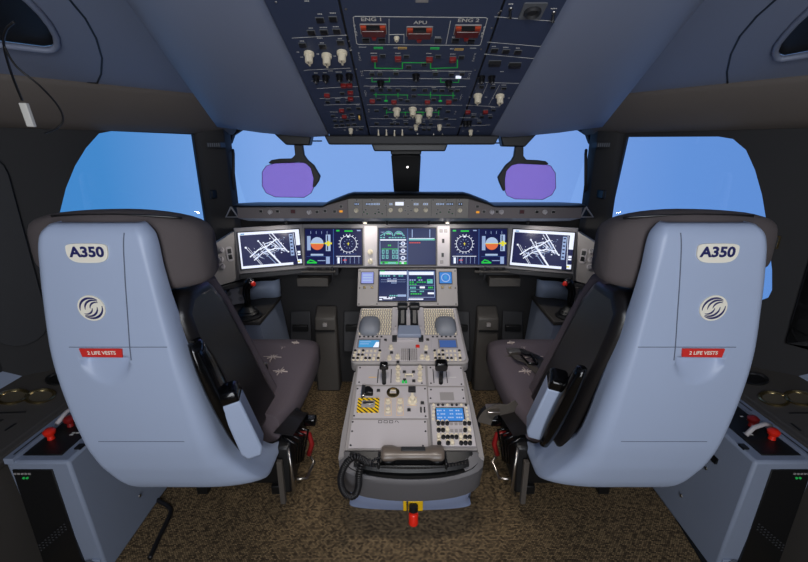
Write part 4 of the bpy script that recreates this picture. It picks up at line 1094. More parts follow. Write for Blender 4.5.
for x0, x1 in ((385, 391), (397, 403)):
    PL([(x0, 397), (x1, 397), (x1 + .3, 414), (x0 - .3, 414), (x0, 397)], m=M_amber)
PL([(433, 376), (438, 376)], m=M_white); PL([(445, 376), (456, 376)], .003); PL([(369, 376), (376, 376)], .004, M_amber); PL([(408, 396), (417, 396)], m=M_amber); PL([(407, 404), (417, 404)], m=M_amber)
for x in (380, 385.5, 391): PL([(x - 1.6, 418.4 + 1), (x + 1.8, 419.4), (x + 1.8, 421.6), (x - 1.6, 421.6), (x - 1.6, 419.4)], .002, M_dark)
PL([(395, 421), (396, 419.4)], .002, M_dark); PL([(397, 419.6), (398.6, 421.4)], .002, M_dark)
mk.build('marking_lines', pd)
for p in ((360, 366.5), (422.5, 366.5), (359, 381), (422, 382), (430.5, 366.5), (461, 367), (431, 382), (461.6, 383), (357.5, 387.5), (425, 387.5), (354, 414.5), (425.6, 415), (431, 388.4), (462.6, 388.6), (430.6, 397), (463.6, 397), (352.6, 420.6), (352, 430), (350.4, 444), (425, 420.6), (425.6, 430), (423, 444.5)): st_sd(PD.loc(*PD.at(*p), ZA), pd)
q = MB(); a0, a1, b0, b1 = R(PD, 440, 391, 454, 399); q.box(a0, a1, b0, b1, ZA, ZA + .0006, M_panel, PD.M); q.build('blank_label', pd)
# keypad display unit on the aft deck
a0, a1, b0, b1 = R(PD, 431.5, 404, 472.5, 445.5)
mb = MB(); mb.box(a0, a1, b0, b1, ZA, ZA + .006, M_panell, PD.M); ku = mb.build('keypad_unit', pd, bevel=.0015)
r2 = R(PD, 436.5, 408, 463.5, 420.5); q = Scr(PD, r2, ZA + .006); q.rect(-.05, -.08, 1.05, 1.08, M_dark); q.rect(0, 0, 1, 1, S_blue, 2)
for y in (.14, .42, .7): q.dash(.03, .34, y, .1, S_sky, 5, 3); q.dash(.42, .64, y, .09, S_sky, 3, 3); q.dash(.72, .97, y, .1, S_sky, 3, 3)
q.rect(0, 0, .95, .06, S_cyan, 3); adopt(q.mb.build('keypad_screen'), ku)
kk = MB()
for j, y in enumerate((423.6, 430.4, 437.4, 443.4)):
    for i in range(8):
        x = 438.4 + i * 4.4 + j * .25
        a, b = PD.at(x, y)
        if i in (3, 4, 5) and j < 2:
            kk.box(a - .006, a + .006, b - .006, b + .006, ZA + .006, ZA + .009, M_panel, PD.M); continue
        if j == 3 and i in (1, 4): continue
        kk.lathe([(.0085, ZA + .006), (.008, ZA + .016), (.005, ZA + .018)], M_btn if (i * 3 + j) % 5 != 2 else M_cream, PD.loc(a, b), 8); kk.lathe([(.0075, ZA + .006), (.007, ZA + .009), (.006, ZA + .0095)], M_cream, PD.loc(a, b + .013), 8)
adopt(kk.build('keypad_keys'), ku)
kk = MB()
for i in range(8): a, b = PD.at(433.5 + i * 4.6, 403.4 + .2); kk.lathe([(.006, ZA + .006), (.0055, ZA + .010), (.003, ZA + .011)], M_dark if i % 3 else M_cream, PD.loc(a, b - .006), 8)
for j in range(4):
    for x in (434, 466.4): a, b = PD.at(x + j * (.5 if x > 450 else -.3), 408 + j * 3.6); kk.lathe([(.006, ZA + .006), (.0055, ZA + .011), (.003, ZA + .012)], M_cream, PD.loc(a, b), 8)
adopt(kk.build('line_keys'), ku)

# handset and coiled cord
hs = thing('telephone_handset', 'dark telephone handset resting in the tray on the aft end of the pedestal', 'handset', (.0, 1.29, .40))
mb = MB(); h0, h1 = atY(381, 452, 1.285), atY(444, 455, 1.285)
z0 = .440; Y0 = 1.280
x0, x1 = h0.x, h1.x
rows = []
for t, w, hh in ((0, .026, .030), (.04, .036, .042), (.18, .036, .042), (.26, .030, .034), (.74, .030, .034), (.82, .036, .044), (.96, .036, .044), (1, .026, .034)):
    x = lerp(x0, x1, t)
    rows.append([Vector((x, Y0 + w * math.cos(u), z0 + hh * .55 * math.sin(u) * (1 if math.sin(u) > 0 else .8))) for u in [2 * PI * (i + .5) / 12 for i in range(12)]])
mb.loft(rows, M_handset, True, True); mb.build('body', hs, bevel=.004)
for t in (.12, .89):
    q = MB(); q.lathe([(.026, .0), (.028, .012), (.02, .02), (.004, .02)], M_black, Matrix.Translation((lerp(x0, x1, t), Y0, z0 - .030)), 16); q.build('ear_cap', hs, smooth=True)
q = MB(); q.box(lerp(x0, x1, .32), lerp(x0, x1, .7), Y0 - .010, Y0 + .012, z0 + .017, z0 + .022, M_dark); q.build('press_bar', hs, bevel=.002)
# cradle: part of the pedestal
q = MB(); q.box(x0 - .01, x1 + .012, Y0 - .036, Y0 - .028, .395, .415, M_black); q.box(x1 - .0, x1 + .010, Y0 - .04, Y0 + .03, .385, .428, M_black); q.box(x0 - .012, x0 - .002, Y0 - .04, Y0 + .03, .385, .428, M_black); q.build('handset_cradle', pd, bevel=.004)
ctrl = [atY(383, 457, 1.27), atY(376, 459, 1.25), atY(369, 463, 1.23), atY(362, 459, 1.215), atY(354, 457, 1.205), atY(346, 464, 1.20), atY(341, 476, 1.20), atY(342, 488, 1.20), atY(348, 496, 1.20), atY(355, 495, 1.20), atY(358.5, 486, 1.20), atY(359, 474, 1.20), atY(362, 464, 1.215), atY(370, 462, 1.24)]
def catmull(P, n=14):
    out = []
    for i in range(len(P) - 1):
        p0, p1, p2, p3 = P[max(i - 1, 0)], P[i], P[i + 1], P[min(i + 2, len(P) - 1)]
        for k in range(n):
            t = k / n
            out.append(.5 * ((2 * p1) + (p2 - p0) * t + (2 * p0 - 5 * p1 + 4 * p2 - p3) * t * t + (3 * p1 - p0 - 3 * p2 + p3) * t ** 3))
    out.append(P[-1]); return out
path = catmull(ctrl, 60)
N = None; coil = []; ang = 0; last = path[0]
for i, p in enumerate(path):
    t = (path[min(i + 1, len(path) - 1)] - path[max(i - 1, 0)]).normalized()
    if N is None: N = t.cross(Vector((0, 1, .2))).normalized()
    N = (N - t * N.dot(t)).normalized(); B = t.cross(N)
    ang += (p - last).length / .0078 * 2 * PI; last = p
    rr = .0095 if 60 * 2 < i else .002
    coil.append(p + (N * math.cos(ang) + B * math.sin(ang)) * rr)
# resample so each turn keeps at least six points
mb = MB(); mb.tube(coil, .0034, M_cord, 5); mb.build('coiled_cord', hs, smooth='all')

# ================================================================== SEATS
SH = [  # h, back y, flat half and outer half inboard, side depth, flat half and outer half outboard
    (1.322, 1.085, .075, .095, .02, .10, .125), (1.318, 1.066, .088, .108, .03, .115, .14), (1.29, 1.05, .10, .126, .045, .135, .165), (1.2, 1.045, .112, .132, .05, .15, .185), (1.1, 1.045, .12, .138, .06, .168, .20), (.95, 1.045, .13, .155, .08, .184, .216),
    (.8, 1.05, .14, .178, .088, .182, .215), (.65, 1.062, .148, .20, .095, .172, .205), (.58, 1.075, .146, .212, .12, .162, .197), (.53, 1.088, .14, .232, .18, .15, .186), (.44, 1.125, .12, .275, .21, .118, .16), (.395, 1.17, .10, .29, .24, .08, .135), (.372, 1.22, .08, .29, .22, .05, .12), (.362, 1.30, .06, .27, .15, .04, .10)]
EMB = None
def seat(side, cx, label, belt):
    X = lambda off: cx + side * off          # off > 0 is outboard
    t = thing('pilot_seat', label, 'seat', (cx, 1.5, 0), 'pilot seats')
    hs_ = [1.322, 1.3205, 1.318, 1.31, 1.30] + [1.29 - i * .0085 for i in range(109)] + [.37, .366, .362]
    rows = []
    lab_c = .05; lab_h = .975
    def back_y(h): return table(SH, h, 1)
    def scoop(off, h):
        # shallow finger recess under the red label
        w = .068; dx = (off - lab_c + .0) / w
        top = lab_h - .022; dep = .085 * (1 - dx * dx) ** .5 if abs(dx) < 1 else 0
        if dep > 0 and top - dep < h < top: return .022 * min(1, (h - (top - dep)) / dep * 1.25) * min(1, (top - h) / .007)
        return 0
    for h in hs_:
        yb, wbi, woi, d, wbo, woo = (table(SH, h, k) for k in (1, 2, 3, 4, 5, 6))
        ry = min(.05, d * .9)
        pts = []
        for s_, wb, wo in ((1, wbo, woo), (-1, wbi, woi)):
            side_pts = [(wo, yb + d)] + [(wo, yb + lerp(d, ry, k / 4)) for k in range(1, 4)]
            cor = [(wb + (wo - wb) * math.cos(a), yb + ry - ry * math.sin(a)) for a in [PI / 2 * k / 7 for k in range(8)]]
            sp = side_pts + cor
            if s_ > 0: pts += sp
            else:
                for k in range(1, 48):
                    o_ = lerp(wbo, -wbi, k / 48); pts.append((o_, yb + scoop(o_, h)))
                pts += [(-a, b) for a, b in sp[::-1]]
        rows.append([Vector((X(a), b, h)) for a, b in pts])
    mb = MB(); mb.loft(rows, M_shell)
    sh = mb.build('back_shell', t, smooth=True, angle=50, solid=.014, solid_off=-1)
    B = lambda p: Vector((cx + p[0], back_y(p[1]) - p[2], p[1]))        # p = (x right as seen, height, proud)
    # seams of the shell
    def seam(pts, r=.0016):
        sm = MB(); out = []
        for (a0, h0), (a1, h1) in zip(pts, pts[1:]):
            for k in range(10): out.append((lerp(a0, a1, k / 10), lerp(h0, h1, k / 10)))
        out.append(pts[-1]); sm.tube([Vector((X(a), back_y(h) - .0002, h)) for a, h in out], r, M_seam, 6); adopt(sm.build('shell_seam'), sh)
    seam([(-.070, 1.30), (-.047, 1.13), (-.028, .985), (-.024, .945)]); seam([(.138, .985), (-.13, .985)], .0011); seam([(.138, .665), (-.12, .665)], .0011)
    # type badge, round emblem, red label
    q = MB(); bx = side * .028; bh = 1.252
    out = [(bx + .053 * math.copysign(abs(math.cos(a)) ** .55, math.cos(a)), bh + (.004 + .018 * abs(math.sin(a)) ** .35 if a < PI else .004 - .032 * abs(math.sin(a)) ** .8)) for a in [2 * PI * k / 40 for k in range(40)]]
    q.prism(out, -.001, .0042, M_badge, B); bd = adopt(q.build('type_badge'), sh)
    q = MB(); q.text('A350', bx, bh - .0005, .036, .0042, M_ink, B, stretch=1.12, bold=.0014); adopt(q.build('badge_lettering'), bd)
    q = MB(); ex = side * .05; eh = 1.10
    circ = lambda r, n=28: [(ex + r * math.cos(2 * PI * k / n), eh + r * math.sin(2 * PI * k / n)) for k in range(n)]
    q.prism(circ(.036), -.001, .0035, M_badge, B); em = adopt(q.build('round_emblem'), sh)
    q = MB()
    for sg in (1, -1):
        for k, (r, w) in enumerate(((.0310, .0060), (.0235, .0054), (.0158, .0046))):
            cxs = ex + sg * (.0062 * k); cys = eh + sg * (.0012 * k)
            a0, a1 = (192, 48 + k * 4)
            pts = []
            n = 14
            inn = []
            for i in range(n + 1):
                a = math.radians(lerp(a0, a1, i / n)); th = w * math.sin(PI * (i / n) * .85 + .25) 
                ca, sa = math.cos(a), math.sin(a)
                pts.append((cxs + sg * r * ca, cys + sg * r * sa)); inn.append((cxs + sg * (r - th) * ca, cys + sg * (r - th) * sa))
            for i in range(n): q.prism([pts[i], pts[i + 1], inn[i + 1], inn[i]], .0035, .0042, M_ink, B)
    adopt(q.build('emblem_swirl'), em)
    q = MB(); lx = side * lab_c; lh = lab_h - .006
    q.prism([(lx - .056, lh - .012), (lx + .054, lh - .014), (lx + .057, lh + .012), (lx - .060, lh + .013)], .0002, .004, M_label, B); lb = adopt(q.build('life_vest_label'), sh)
    q = MB(); q.text('2 LIFE VESTS', lx, lh, .0145, .004, M_badge, B, bold=.0004, stretch=1.0); adopt(q.build('label_lettering'), lb)
    # headrest
    q = MB(); rows = []
    for u in [PI * k / 18 - PI / 2 for k in range(19)]:
        off = (.278 if u > 0 else (.205 if side < 0 else .192)) * math.sin(u); k_ = max(0.02, abs(math.cos(u)) ** .28)
        bow = .10 * (off / .24) ** 2
        rows.append([Vector((X(off), 1.155 + bow * (1.0 if off < 0 else .35) + .07 * k_ * (abs(math.cos(v)) ** .5) * math.copysign(1, math.cos(v)), 1.232 - (.03 if off < 0 else .004) * (abs(off) / .24) ** 2 + (.113 if math.sin(v) > 0 else lerp(.113, .075, max(0, off / .238))) * k_ * (abs(math.sin(v)) ** .5) * math.copysign(1, math.sin(v)))) for v in [2 * PI * i / 20 for i in range(20)]])
    q.loft(rows, M_head, True, True); hr_ = q.build('headrest', t, smooth='all')
    q = MB(); q.tube([Vector((X(.17 * math.sin(u)), 1.112 + .05 * math.sin(u) ** 2 * (1 if math.sin(u) < 0 else .35), 1.337 - (.016 if math.sin(u) < 0 else .006) * math.sin(u) ** 2)) for u in [PI * k / 14 - PI / 2 for k in range(1, 14)]], .004, M_leather, 6); adopt(q.build('piping', smooth='all'), hr_)
    # backrest: dark leather bolsters outside, fabric between
    def slab(w_top, w_bot, poly, m, nm, bev, o0=None):
        q = MB(); hs2 = [p[1] for p in poly]; hmin, hmax = min(hs2), max(hs2)
        wd = lambda h: lerp(w_bot, w_top, (h - hmin) / (hmax - hmin))
        A = [Vector((X(wd(h)), y, h)) for y, h in poly]; C_ = [Vector((X(-wd(h)), y, h)) for y, h in poly]
        q.loft([A, C_], m, True, True); return q.build(nm, t, bevel=bev, seg=4)
    slab(.156, .25, [(1.20, .50), (1.105, .98), (1.10, 1.06), (1.16, 1.11), (1.30, 1.105), (1.36, 1.02), (1.58, .46)], M_leather, 'backrest_shell', .032)
    slab(.140, .238, [(1.22, .48), (1.21, 1.0), (1.24, 1.13), (1.36, 1.11), (1.42, 1.01), (1.64, .47)], M_fabric, 'backrest_cushion', .025)
    # seat cushion with star print
    q = MB(); ci = -.072
    rows = []
    for y, w, zt_, zb_ in ((1.40, .22, .53, .39), (1.55, .25, .52, .37), (1.8, .262, .535, .37), (1.94, .266, .556, .37), (2.03, .26, .545, .38), (2.06, .23, .50, .40)):
        ring_ = []
        for v in [2 * PI * (i + .5) / 24 for i in range(24)]:
            c_, s2 = math.cos(v), math.sin(v)
            ring_.append(Vector((X(ci + w * abs(c_) ** .35 * math.copysign(1, c_)), y, (zt_ + zb_) / 2 + (zt_ - zb_) / 2 * abs(s2) ** .45 * math.copysign(1, s2))))
        rows.append(ring_)
    q.loft(rows, M_fabric, True, True); cu = q.build('seat_cushion', t, smooth=True, angle=60)
    q = MB(); rn = random.Random(3)
    for (o_, y, r) in ((-.17, 1.84, .045), (-.11, 1.72, .03), (-.20, 1.93, .025), (-.24, 1.72, .035), (-.03, 1.86, .03), (-.25, 1.97, .02)):
        o_ += .03
        for k in range(8):
            a = PI * k / 4 + rn.random() * .2; L = r * (1 if k % 2 == 0 else .6)
            zz = .532 + max(0, y - 1.75) * .11
            p0 = Vector((X(o_), y, zz)); p1 = Vector((X(o_ + L * math.cos(a)), y + L * math.sin(a), zz)); nn = (p1 - p0).cross(Vector((0, 0, 1))).normalized() * .0018
            q.prism([(p0 - nn)[:2], (p0 + nn)[:2], (p1 + nn * .4)[:2], (p1 - nn * .4)[:2]], zz - .008, zz + .0015, M_star)
    adopt(q.build('star_pattern'), cu)
    # inboard armrest, stowed upright: black housing, pad with a dark end cap
    q = MB(); rows = []
    a0, a1 = (Vector((X(-.178), 1.10, .975)), Vector((X(-.255), 1.165, .56))) if side < 0 else (Vector((X(-.235), 1.13, .875)), Vector((X(-.285), 1.225, .525)))
    for k in range(13):
        f = k / 12; p = a0.lerp(a1, f); e = min(1, (math.sin(PI * min(max(f, .03), .97))) ** .25)
        w = (.055 if side < 0 else .034) * e
        rows.append([p + Vector((-side * dx * 1.0, dy, 0)) for dx, dy in [(.026 * math.cos(v) * e, w * math.sin(v)) for v in [2 * PI * i / 14 for i in range(14)]]])
    q.loft(rows, M_leather if False else M_gloss, True, True); ah = q.build('armrest_housing', t, smooth='all')
    q = MB()
    top, bot = (Vector((X(-.238), 1.13, .80)), Vector((X(-.293), 1.15, .56))) if side < 0 else (Vector((X(-.268), 1.205, .80)), Vector((X(-.305), 1.28, .535))); ax = (bot - top).normalized()
    sx = Vector((-side, .25, 0)); sx = (sx - ax * sx.dot(ax)).normalized(); sy = ax.cross(sx)
    def armrow(p, a, b): return [p + sx * i * a + sy * j * b for i, j in ((1, 1), (1, -1), (-1, -1), (-1, 1))]
    q.loft([armrow(top + ax * .03, .03, .036), armrow(bot - ax * .03, .034, .038), armrow(bot, .022, .034)], M_shell, True, True); ar = q.build('armrest_pad', t, bevel=.006)
    q = MB(); q.loft([armrow(top - ax * .012, .020, .026), armrow(top - ax * .002, .030, .036), armrow(top + ax * .034, .031, .037)], M_gloss, True, True); adopt(q.build('end_cap', bevel=.008), ar)
    # base and rails
    q = MB(); q.box(min(X(-.22), X(.16)), max(X(-.22), X(.16)), 1.56, 1.95, .04, .36, M_black); q.build('seat_base', t, bevel=.01)
    for o_ in (-.20, .14):
        q = MB(); q.box(min(X(o_ - .025), X(o_ + .025)), max(X(o_ - .025), X(o_ + .025)), 1.54, 2.04, 0, .045, M_black); q.build('seat_rail', t, bevel=.004)
    # adjustment levers at the inboard side
    q = MB(); q.prism([(1.34, .20), (1.55, .22), (1.60, .40), (1.54, .46), (1.36, .40)], X(-.285), X(-.335), M_black, lambda p: Vector((p[2], p[0], p[1]))); lc = q.build('lever_box', t, bevel=.01)
    q = MB(); q.loft([[Vector((X(-.28 - .035 * w), y, h)), Vector((X(-.35 - .02 * w), y + .01, h - .02)), Vector((X(-.35 - .02 * w), y + .012, h - .026)), Vector((X(-.28 - .035 * w), y + .004, h - .008))] for y, h, w in ((1.36, .47, 0), (1.44, .475, .8), (1.52, .46, 1), (1.58, .41, .5))], M_leather, True, True); adopt(q.build('cover_flap', smooth=True), lc)
    q = MB(); q.tube([Vector((X(-.33), 1.36, .40)), Vector((X(-.345), 1.33, .34)), Vector((X(-.345), 1.33, .22)), Vector((X(-.33), 1.34, .19))], .006, M_metal, 8); adopt(q.build('chrome_rod', smooth='all'), lc)
    q = MB(); q.box(min(X(-.29), X(-.31)), max(X(-.29), X(-.31)), 1.325, 1.345, .16, .36, M_strap); adopt(q.build('metal_strip', bevel=.002), lc)
    q = MB(); q.tube([Vector((X(-.34), 1.50, .36)), Vector((X(-.375), 1.51, .35)), Vector((X(-.385), 1.51, .30)), Vector((X(-.37), 1.50, .25))], .011, M_red, 8); adopt(q.build('red_lever', smooth='all'), lc)
    q = MB(); q.box(min(X(-.35), X(-.40)), max(X(-.35), X(-.40)), 1.53, 1.57, .37, .405, M_gloss); adopt(q.build('lever_knob', bevel=.006), lc); q = MB(); q.tube([Vector((X(-.34), 1.40, .215)), Vector((X(-.375), 1.42, .20)), Vector((X(-.39), 1.50, .215)), Vector((X(-.36), 1.52, .25))], .006, M_metal, 8); adopt(q.build('bent_lever', smooth='all'), lc)
    q = MB()
    for k in range(4): q.tube([Vector((X(-.30 - .012 * k), 1.38 + .03 * k, .44 - .01 * k)), Vector((X(-.36 - .008 * k), 1.38 + .03 * k, .40)), Vector((X(-.35), 1.39 + .03 * k, .30 - .02 * k))], .005, M_gloss, 6)
    adopt(q.build('cable_loop', smooth='all'), lc)
    # lap belt
    q = MB()
    def band(P, w, m, up=Vector((0, 0, 1))):
        rows = []
        for i, p in enumerate(P):
            tt = (P[min(i + 1, len(P) - 1)] - P[max(i - 1, 0)]).normalized(); nn = tt.cross(up)
            nn = nn.normalized() * w / 2 if nn.length > .01 else Vector((0, w / 2, 0)); bb = nn.cross(tt).normalized() * .0015
            rows.append([p - nn - bb, p + nn - bb, p + nn + bb, p - nn + bb])
        q.loft(rows, m, True, True)
    if belt:
        for off0, seed in ((-.10, 1), (-.02, 5)):
            rr = random.Random(seed); P = [Vector((X(off0 - .03 * k + rr.uniform(-.02, .02)), 1.60 + .05 * k + rr.uniform(-.03, .03), .532 + .003 * k + .014 * math.sin(k * 1.7 + seed) + (.012 if k in (2, 4) else 0))) for k in range(7)]
            band(catmull(P, 5), .036, M_strap if seed == 1 else M_leather)
        bl_ = q.build('lap_belt', t, smooth=True)
        q = MB(); q.box(min(X(-.26), X(-.20)), max(X(-.26), X(-.20)), 1.85, 1.90, .546, .56, M_metal); q.tube([Vector((X(-.15), 1.75, .55)), Vector((X(-.17), 1.80, .575)), Vector((X(-.21), 1.82, .56)), Vector((X(-.19), 1.76, .55)), Vector((X(-.15), 1.75, .55))], .006, M_gloss, 8); adopt(q.build('buckle', bevel=.003), bl_)
        # strap hanging over the side towards the pedestal
        q = MB(); band(catmull([Vector((X(-.30), 1.50, .50)), Vector((X(-.34), 1.50, .475)), Vector((X(-.39), 1.50, .475)), Vector((X(-.425), 1.49, .455)), Vector((X(-.44), 1.485, .42))], 6), .06, M_strap, Vector((0, 1, .2)).normalized()); band(catmull([Vector((X(-.36), 1.53, .48)), Vector((X(-.42), 1.53, .47)), Vector((X(-.45), 1.52, .44)), Vector((X(-.465), 1.50, .38))], 6), .022, M_leather)
        hb = q.build('hanging_strap', t, smooth=True)
        q = MB(); q.box(min(X(-.38), X(-.43)), max(X(-.38), X(-.43)), 1.47, 1.53, .476, .484, M_metal); adopt(q.build('strap_clasp', bevel=.002), hb)
    else:
        q.tube([Vector((X(-.10 + .045 * math.cos(a)), 1.72 + .04 * math.sin(a), .534 + .006 * math.sin(3 * a))) for a in [2 * PI * k / 20 for k in range(21)]], .009, M_gloss, 8)
        bl_ = q.build('lap_belt', t, smooth='all')
        q = MB(); q.box(min(X(-.14), X(-.07)), max(X(-.14), X(-.07)), 1.755, 1.768, .53, .55, M_metal); adopt(q.build('buckle', bevel=.003), bl_)
    return t
seat(-1, -.806, 'pilot seat with pale blue back shell, on the side where the coiled handset cord hangs', False)
seat(1, .744, 'pilot seat with pale blue back shell, a loose belt lying on its cushion', True)

# ================================================================== SIDE CONSOLES
for side in (-1, 1):
    S = lambda x: side * x
    lbl = ('on the coiled cord side', 'on the side of the belted seat')[side > 0]
    # aft equipment box
    t = thing('equipment_box', 'low blue-grey equipment box with red knobs, ' + lbl, 'console', (S(1.25), 1.4, 0), 'aft equipment boxes')
    xi, xo, y0, y1, hb = 1.155, 1.37, 1.167, 1.66, .5
    mb = MB(); mb.loft([[Vector((S(xi), y0, hb)), Vector((S(xo), y0, hb)), Vector((S(xo), y0 + .03, 0)), Vector((S(xi - .03), y0 + .0, 0))], [Vector((S(xi), y1, hb)), Vector((S(xo), y1, hb)), Vector((S(xo), y1, 0)), Vector((S(xi - .03), y1, 0))]], M_console, True, True)
    body = mb.build('body', t, bevel=.010)
    q = MB(); q.prism([(xi + .05, .03), (xo - .02, .03), (xo - .02, hb - .03), (xi + .06, hb - .03)], y0 - .004, y0 + .02, M_black, lambda p: Vector((S(p[0]), p[2], p[1])))
    for i in range(9):
        for j in range(3): q.box(S(1.225 + i * .014), S(1.233 + i * .014), y0 - .007, y0 - .003, .21 - i * .012 + j * .012, .216 - i * .012 + j * .012, M_dark)
    gr = adopt(q.build('vent_panel', bevel=.01), body)
    q = MB(); 
    for k in range(5): q.box(S(1.29 + k * .012), S(1.298 + k * .012), y0 - .006, y0 - .003, .452, .458, M_panel)
    for k in range(2): q.frustum(.004, .004, 0, .003, M_greent, Matrix.Translation((S(1.305 + k * .012), y0 - .004, .438)) @ Matrix.Rotation(PI / 2, 4, 'X'), 8)
    adopt(q.build('status_lamp'), gr)
    # black inset with red knobs and a bare lever
    q = MB(); q.box(min(S(1.20), S(1.335)), max(S(1.20), S(1.335)), y0 + .03, y1 - .05, hb - .002, hb + .004, M_black); tp = adopt(q.build('top_panel', bevel=.003), body)
    for kx, yy, m in ((1.302, 1.28, M_redhot), (1.288, 1.355, M_red)):
        q = MB(); q.lathe([(.012, 0), (.010, .015), (.018, .022), (.020, .034), (.012, .042), (.003, .043)], m, Matrix.Translation((S(kx), yy, hb + .003)), 16); adopt(q.build('red_knob', smooth=True), tp)
    lv = [(1.316, 1.33, .03), (1.316, 1.38, .045), (1.312, 1.43, .045), (1.30, 1.47, .02)] if side < 0 else [(1.215, 1.29, .012), (1.24, 1.295, .04), (1.29, 1.31, .045), (1.325, 1.32, .03)]
    q = MB(); q.tube([Vector((S(a), b, hb + c)) for a, b, c in lv], .008, M_panell, 8); adopt(q.build('grey_lever', smooth='all'), tp)
    q = MB()
    for k, (a, b) in enumerate(((1.24, 1.30), (1.225, 1.31), (1.24, 1.31), (1.30, 1.39), (1.29, 1.41), (1.23, 1.42), (1.30, 1.56), (1.28, 1.57))): q.box(min(S(a), S(a + .012)), max(S(a), S(a + .012)), b, b + .006, hb + .004, hb + .005, M_white)
    q.box(min(S(1.21), S(1.24)), max(S(1.21), S(1.24)), 1.40, 1.43, hb + .004, hb + .012, M_red); adopt(q.build('caption_marks'), tp)
    # raised lip outboard of the inset
    q = MB(); q.box(min(S(1.34), S(1.372)), max(S(1.34), S(1.372)), y0, y1, hb - .01, hb + .012, M_console); q.box(min(S(1.35), S(1.356)), max(S(1.35), S(1.356)), y0 + .02, y0 + .14, hb + .012, hb + .013, M_black); q.box(min(S(1.35), S(1.356)), max(S(1.35), S(1.356)), y0 + .27, y1 - .05, hb + .012, hb + .013, M_black); adopt(q.build('edge_lip', bevel=.003), body)
    q = MB(); q.box(min(S(1.160), S(1.18)), max(S(1.160), S(1.18)), y0 + .06, y0 + .085, hb - .002, hb + .006, M_black); adopt(q.build('corner_stop'), body)
    # inboard face: slot and screws
    q = MB(); q.loft([[Vector((S(xi - .012 + d), y, h)), Vector((S(xi - .004 + d), y, h + .022)), Vector((S(xi + .01), y, h + .022)), Vector((S(xi + .01), y, h))] for y, h, d in ((1.30, .375, -.005), (1.45, .375, -.005))], M_black, True, True); adopt(q.build('hand_slot'), body)
    q = MB()
    for y, h in ((1.33, .33), (1.40, .13)): q.frustum(.007, .006, 0, .004, M_metal, Matrix.Translation((S(xi - .008 - .03 * (1 - h / .5)), y, h)) @ Matrix.Rotation(side * -PI / 2, 4, 'Y'), 10)
    adopt(q.build('screw'), body)
    q = MB(); c = Vector((S(1.175), y0 - .012, .045)); q.tube([c + Vector((.022 * math.cos(a), 0, .022 * math.sin(a))) for a in [2 * PI * k / 16 for k in range(17)]], .005, M_metal, 6); adopt(q.build('ring_pull', smooth='all'), body)
    q = MB(); q.box(min(S(1.14), S(1.17)), max(S(1.14), S(1.17)), y0 - .006, y0 + .02, .03, .07, M_console); adopt(q.build('latch_block', bevel=.003), body)
    # side console shelf with cup holders
    CP = Plane((S(1.5), 1.4, .548), (1, 0, side * .25), (0, 1, 0))
    t = thing('side_console', 'dark side shelf with cup holders, ' + lbl, 'console', (S(1.5), 1.2, 0), 'aft side shelves')
    i_, o_ = S(1.372) - S(1.5), S(1.66) - S(1.5)
    mb = MB(); mb.box(min(i_, o_), max(i_, o_), -1.3, .35, -.56, 0, M_condark, CP.M) if False else mb.prism([(i_, -1.0), (o_, -1.0), (o_, .42), (i_, .42)], -.045, 0, M_condark, CP.M)
    sh_ = mb.build('shelf', t, bevel=.004)
    cups = ((13, 397), (40.6, 396.5), (60, 379)) if side < 0 else ((800, 398.5), (774, 399), (754, 379))
    for k, p in enumerate(cups):
        a, b = CP.at(*p); r = .05
        q = MB(); q.lathe([(r, 0), (r, .006), (r - .006, .008), (r - .012, .004), (r - .014, .001), (.002, .001)], M_brass if k < 2 else M_black, CP.loc(a, b, 0), 24); cu = q.build('cup_holder', t, smooth=True, angle=30)
        if k < 2: q = MB(); q.frustum(r - .014, r - .014, .001, .0016, mat('cup_well', (92, 84, 68), .5), CP.loc(a, b, 0), 20); adopt(q.build('cup_base'), cu)
    q = MB()
    for (px0, py0, px1, py1) in (((0, 413, 25, 412), (6, 430, 15, 424), (0, 421, 2, 420)) if side < 0 else ((790, 413, 808, 413), (792, 424, 800, 430))):
        q.strip([CP.at(px0, py0), CP.at(px1, py1)], .007, 0, M_black, CP.M, .001)
    q.build('shelf_slot', t)
    q = MB(); q.loft([[Vector((S(1.372), y, .50)), Vector((S(1.40), y, .50)), Vector((S(1.40), y, .525)), Vector((S(1.372), y, .51))] for y in (.4, 1.8)], M_condark, True, True); q.build('front_edge', t)
    q = MB(); q.loft([[Vector((S(1.63), y, .56)), Vector((S(1.70), y, .66)), Vector((S(1.74), y, .66)), Vector((S(1.74), y, .52))] for y in (.4, 1.66)] + [[Vector((S(1.50), 1.9, .56)), Vector((S(1.56), 1.9, .66)), Vector((S(1.74), 1.9, .66)), Vector((S(1.74), 1.9, .52))]], M_console, True, True); q.build('wall_ledge', t, bevel=.004)
    q = MB(); q.box(min(S(1.40), S(1.62)), max(S(1.40), S(1.62)), .4, 1.80, 0, .50, M_condark); q.build('shelf_base', t)

    # forward console with the sidestick
    t = thing('forward_console', 'forward console below the sidestick, ' + lbl, 'console', (S(1.05), 2.3, 0), 'forward side consoles')
    xs = 0.80 if side < 0 else .775
    pl = [(S(xs), 2.50), (S(xs), 2.085), (S(1.07), 2.085), (S(1.12), 1.70), (S(1.36), 1.70), (S(1.36), 1.90), (S(1.13), 2.20), (S(.97), 2.44), (S(.97), 2.50)]
    mb = MB(); mb.prism([(p[0], p[1]) for p in pl], .60, .625, M_condark); mb.build('console_top', t, bevel=.006)
    mb = MB()
    pi_ = [(S(xs + .005), 2.49), (S(xs + .005), 2.095), (S(1.075), 2.095), (S(1.125), 1.705), (S(1.355), 1.705), (S(1.355), 1.89), (S(1.125), 2.19), (S(.965), 2.43), (S(.965), 2.49)]
    xf = xs - (.075 if side < 0 else .045)
    pb_ = [(S(xf), 2.49), (S(xf), 2.10)] + pi_[2:]
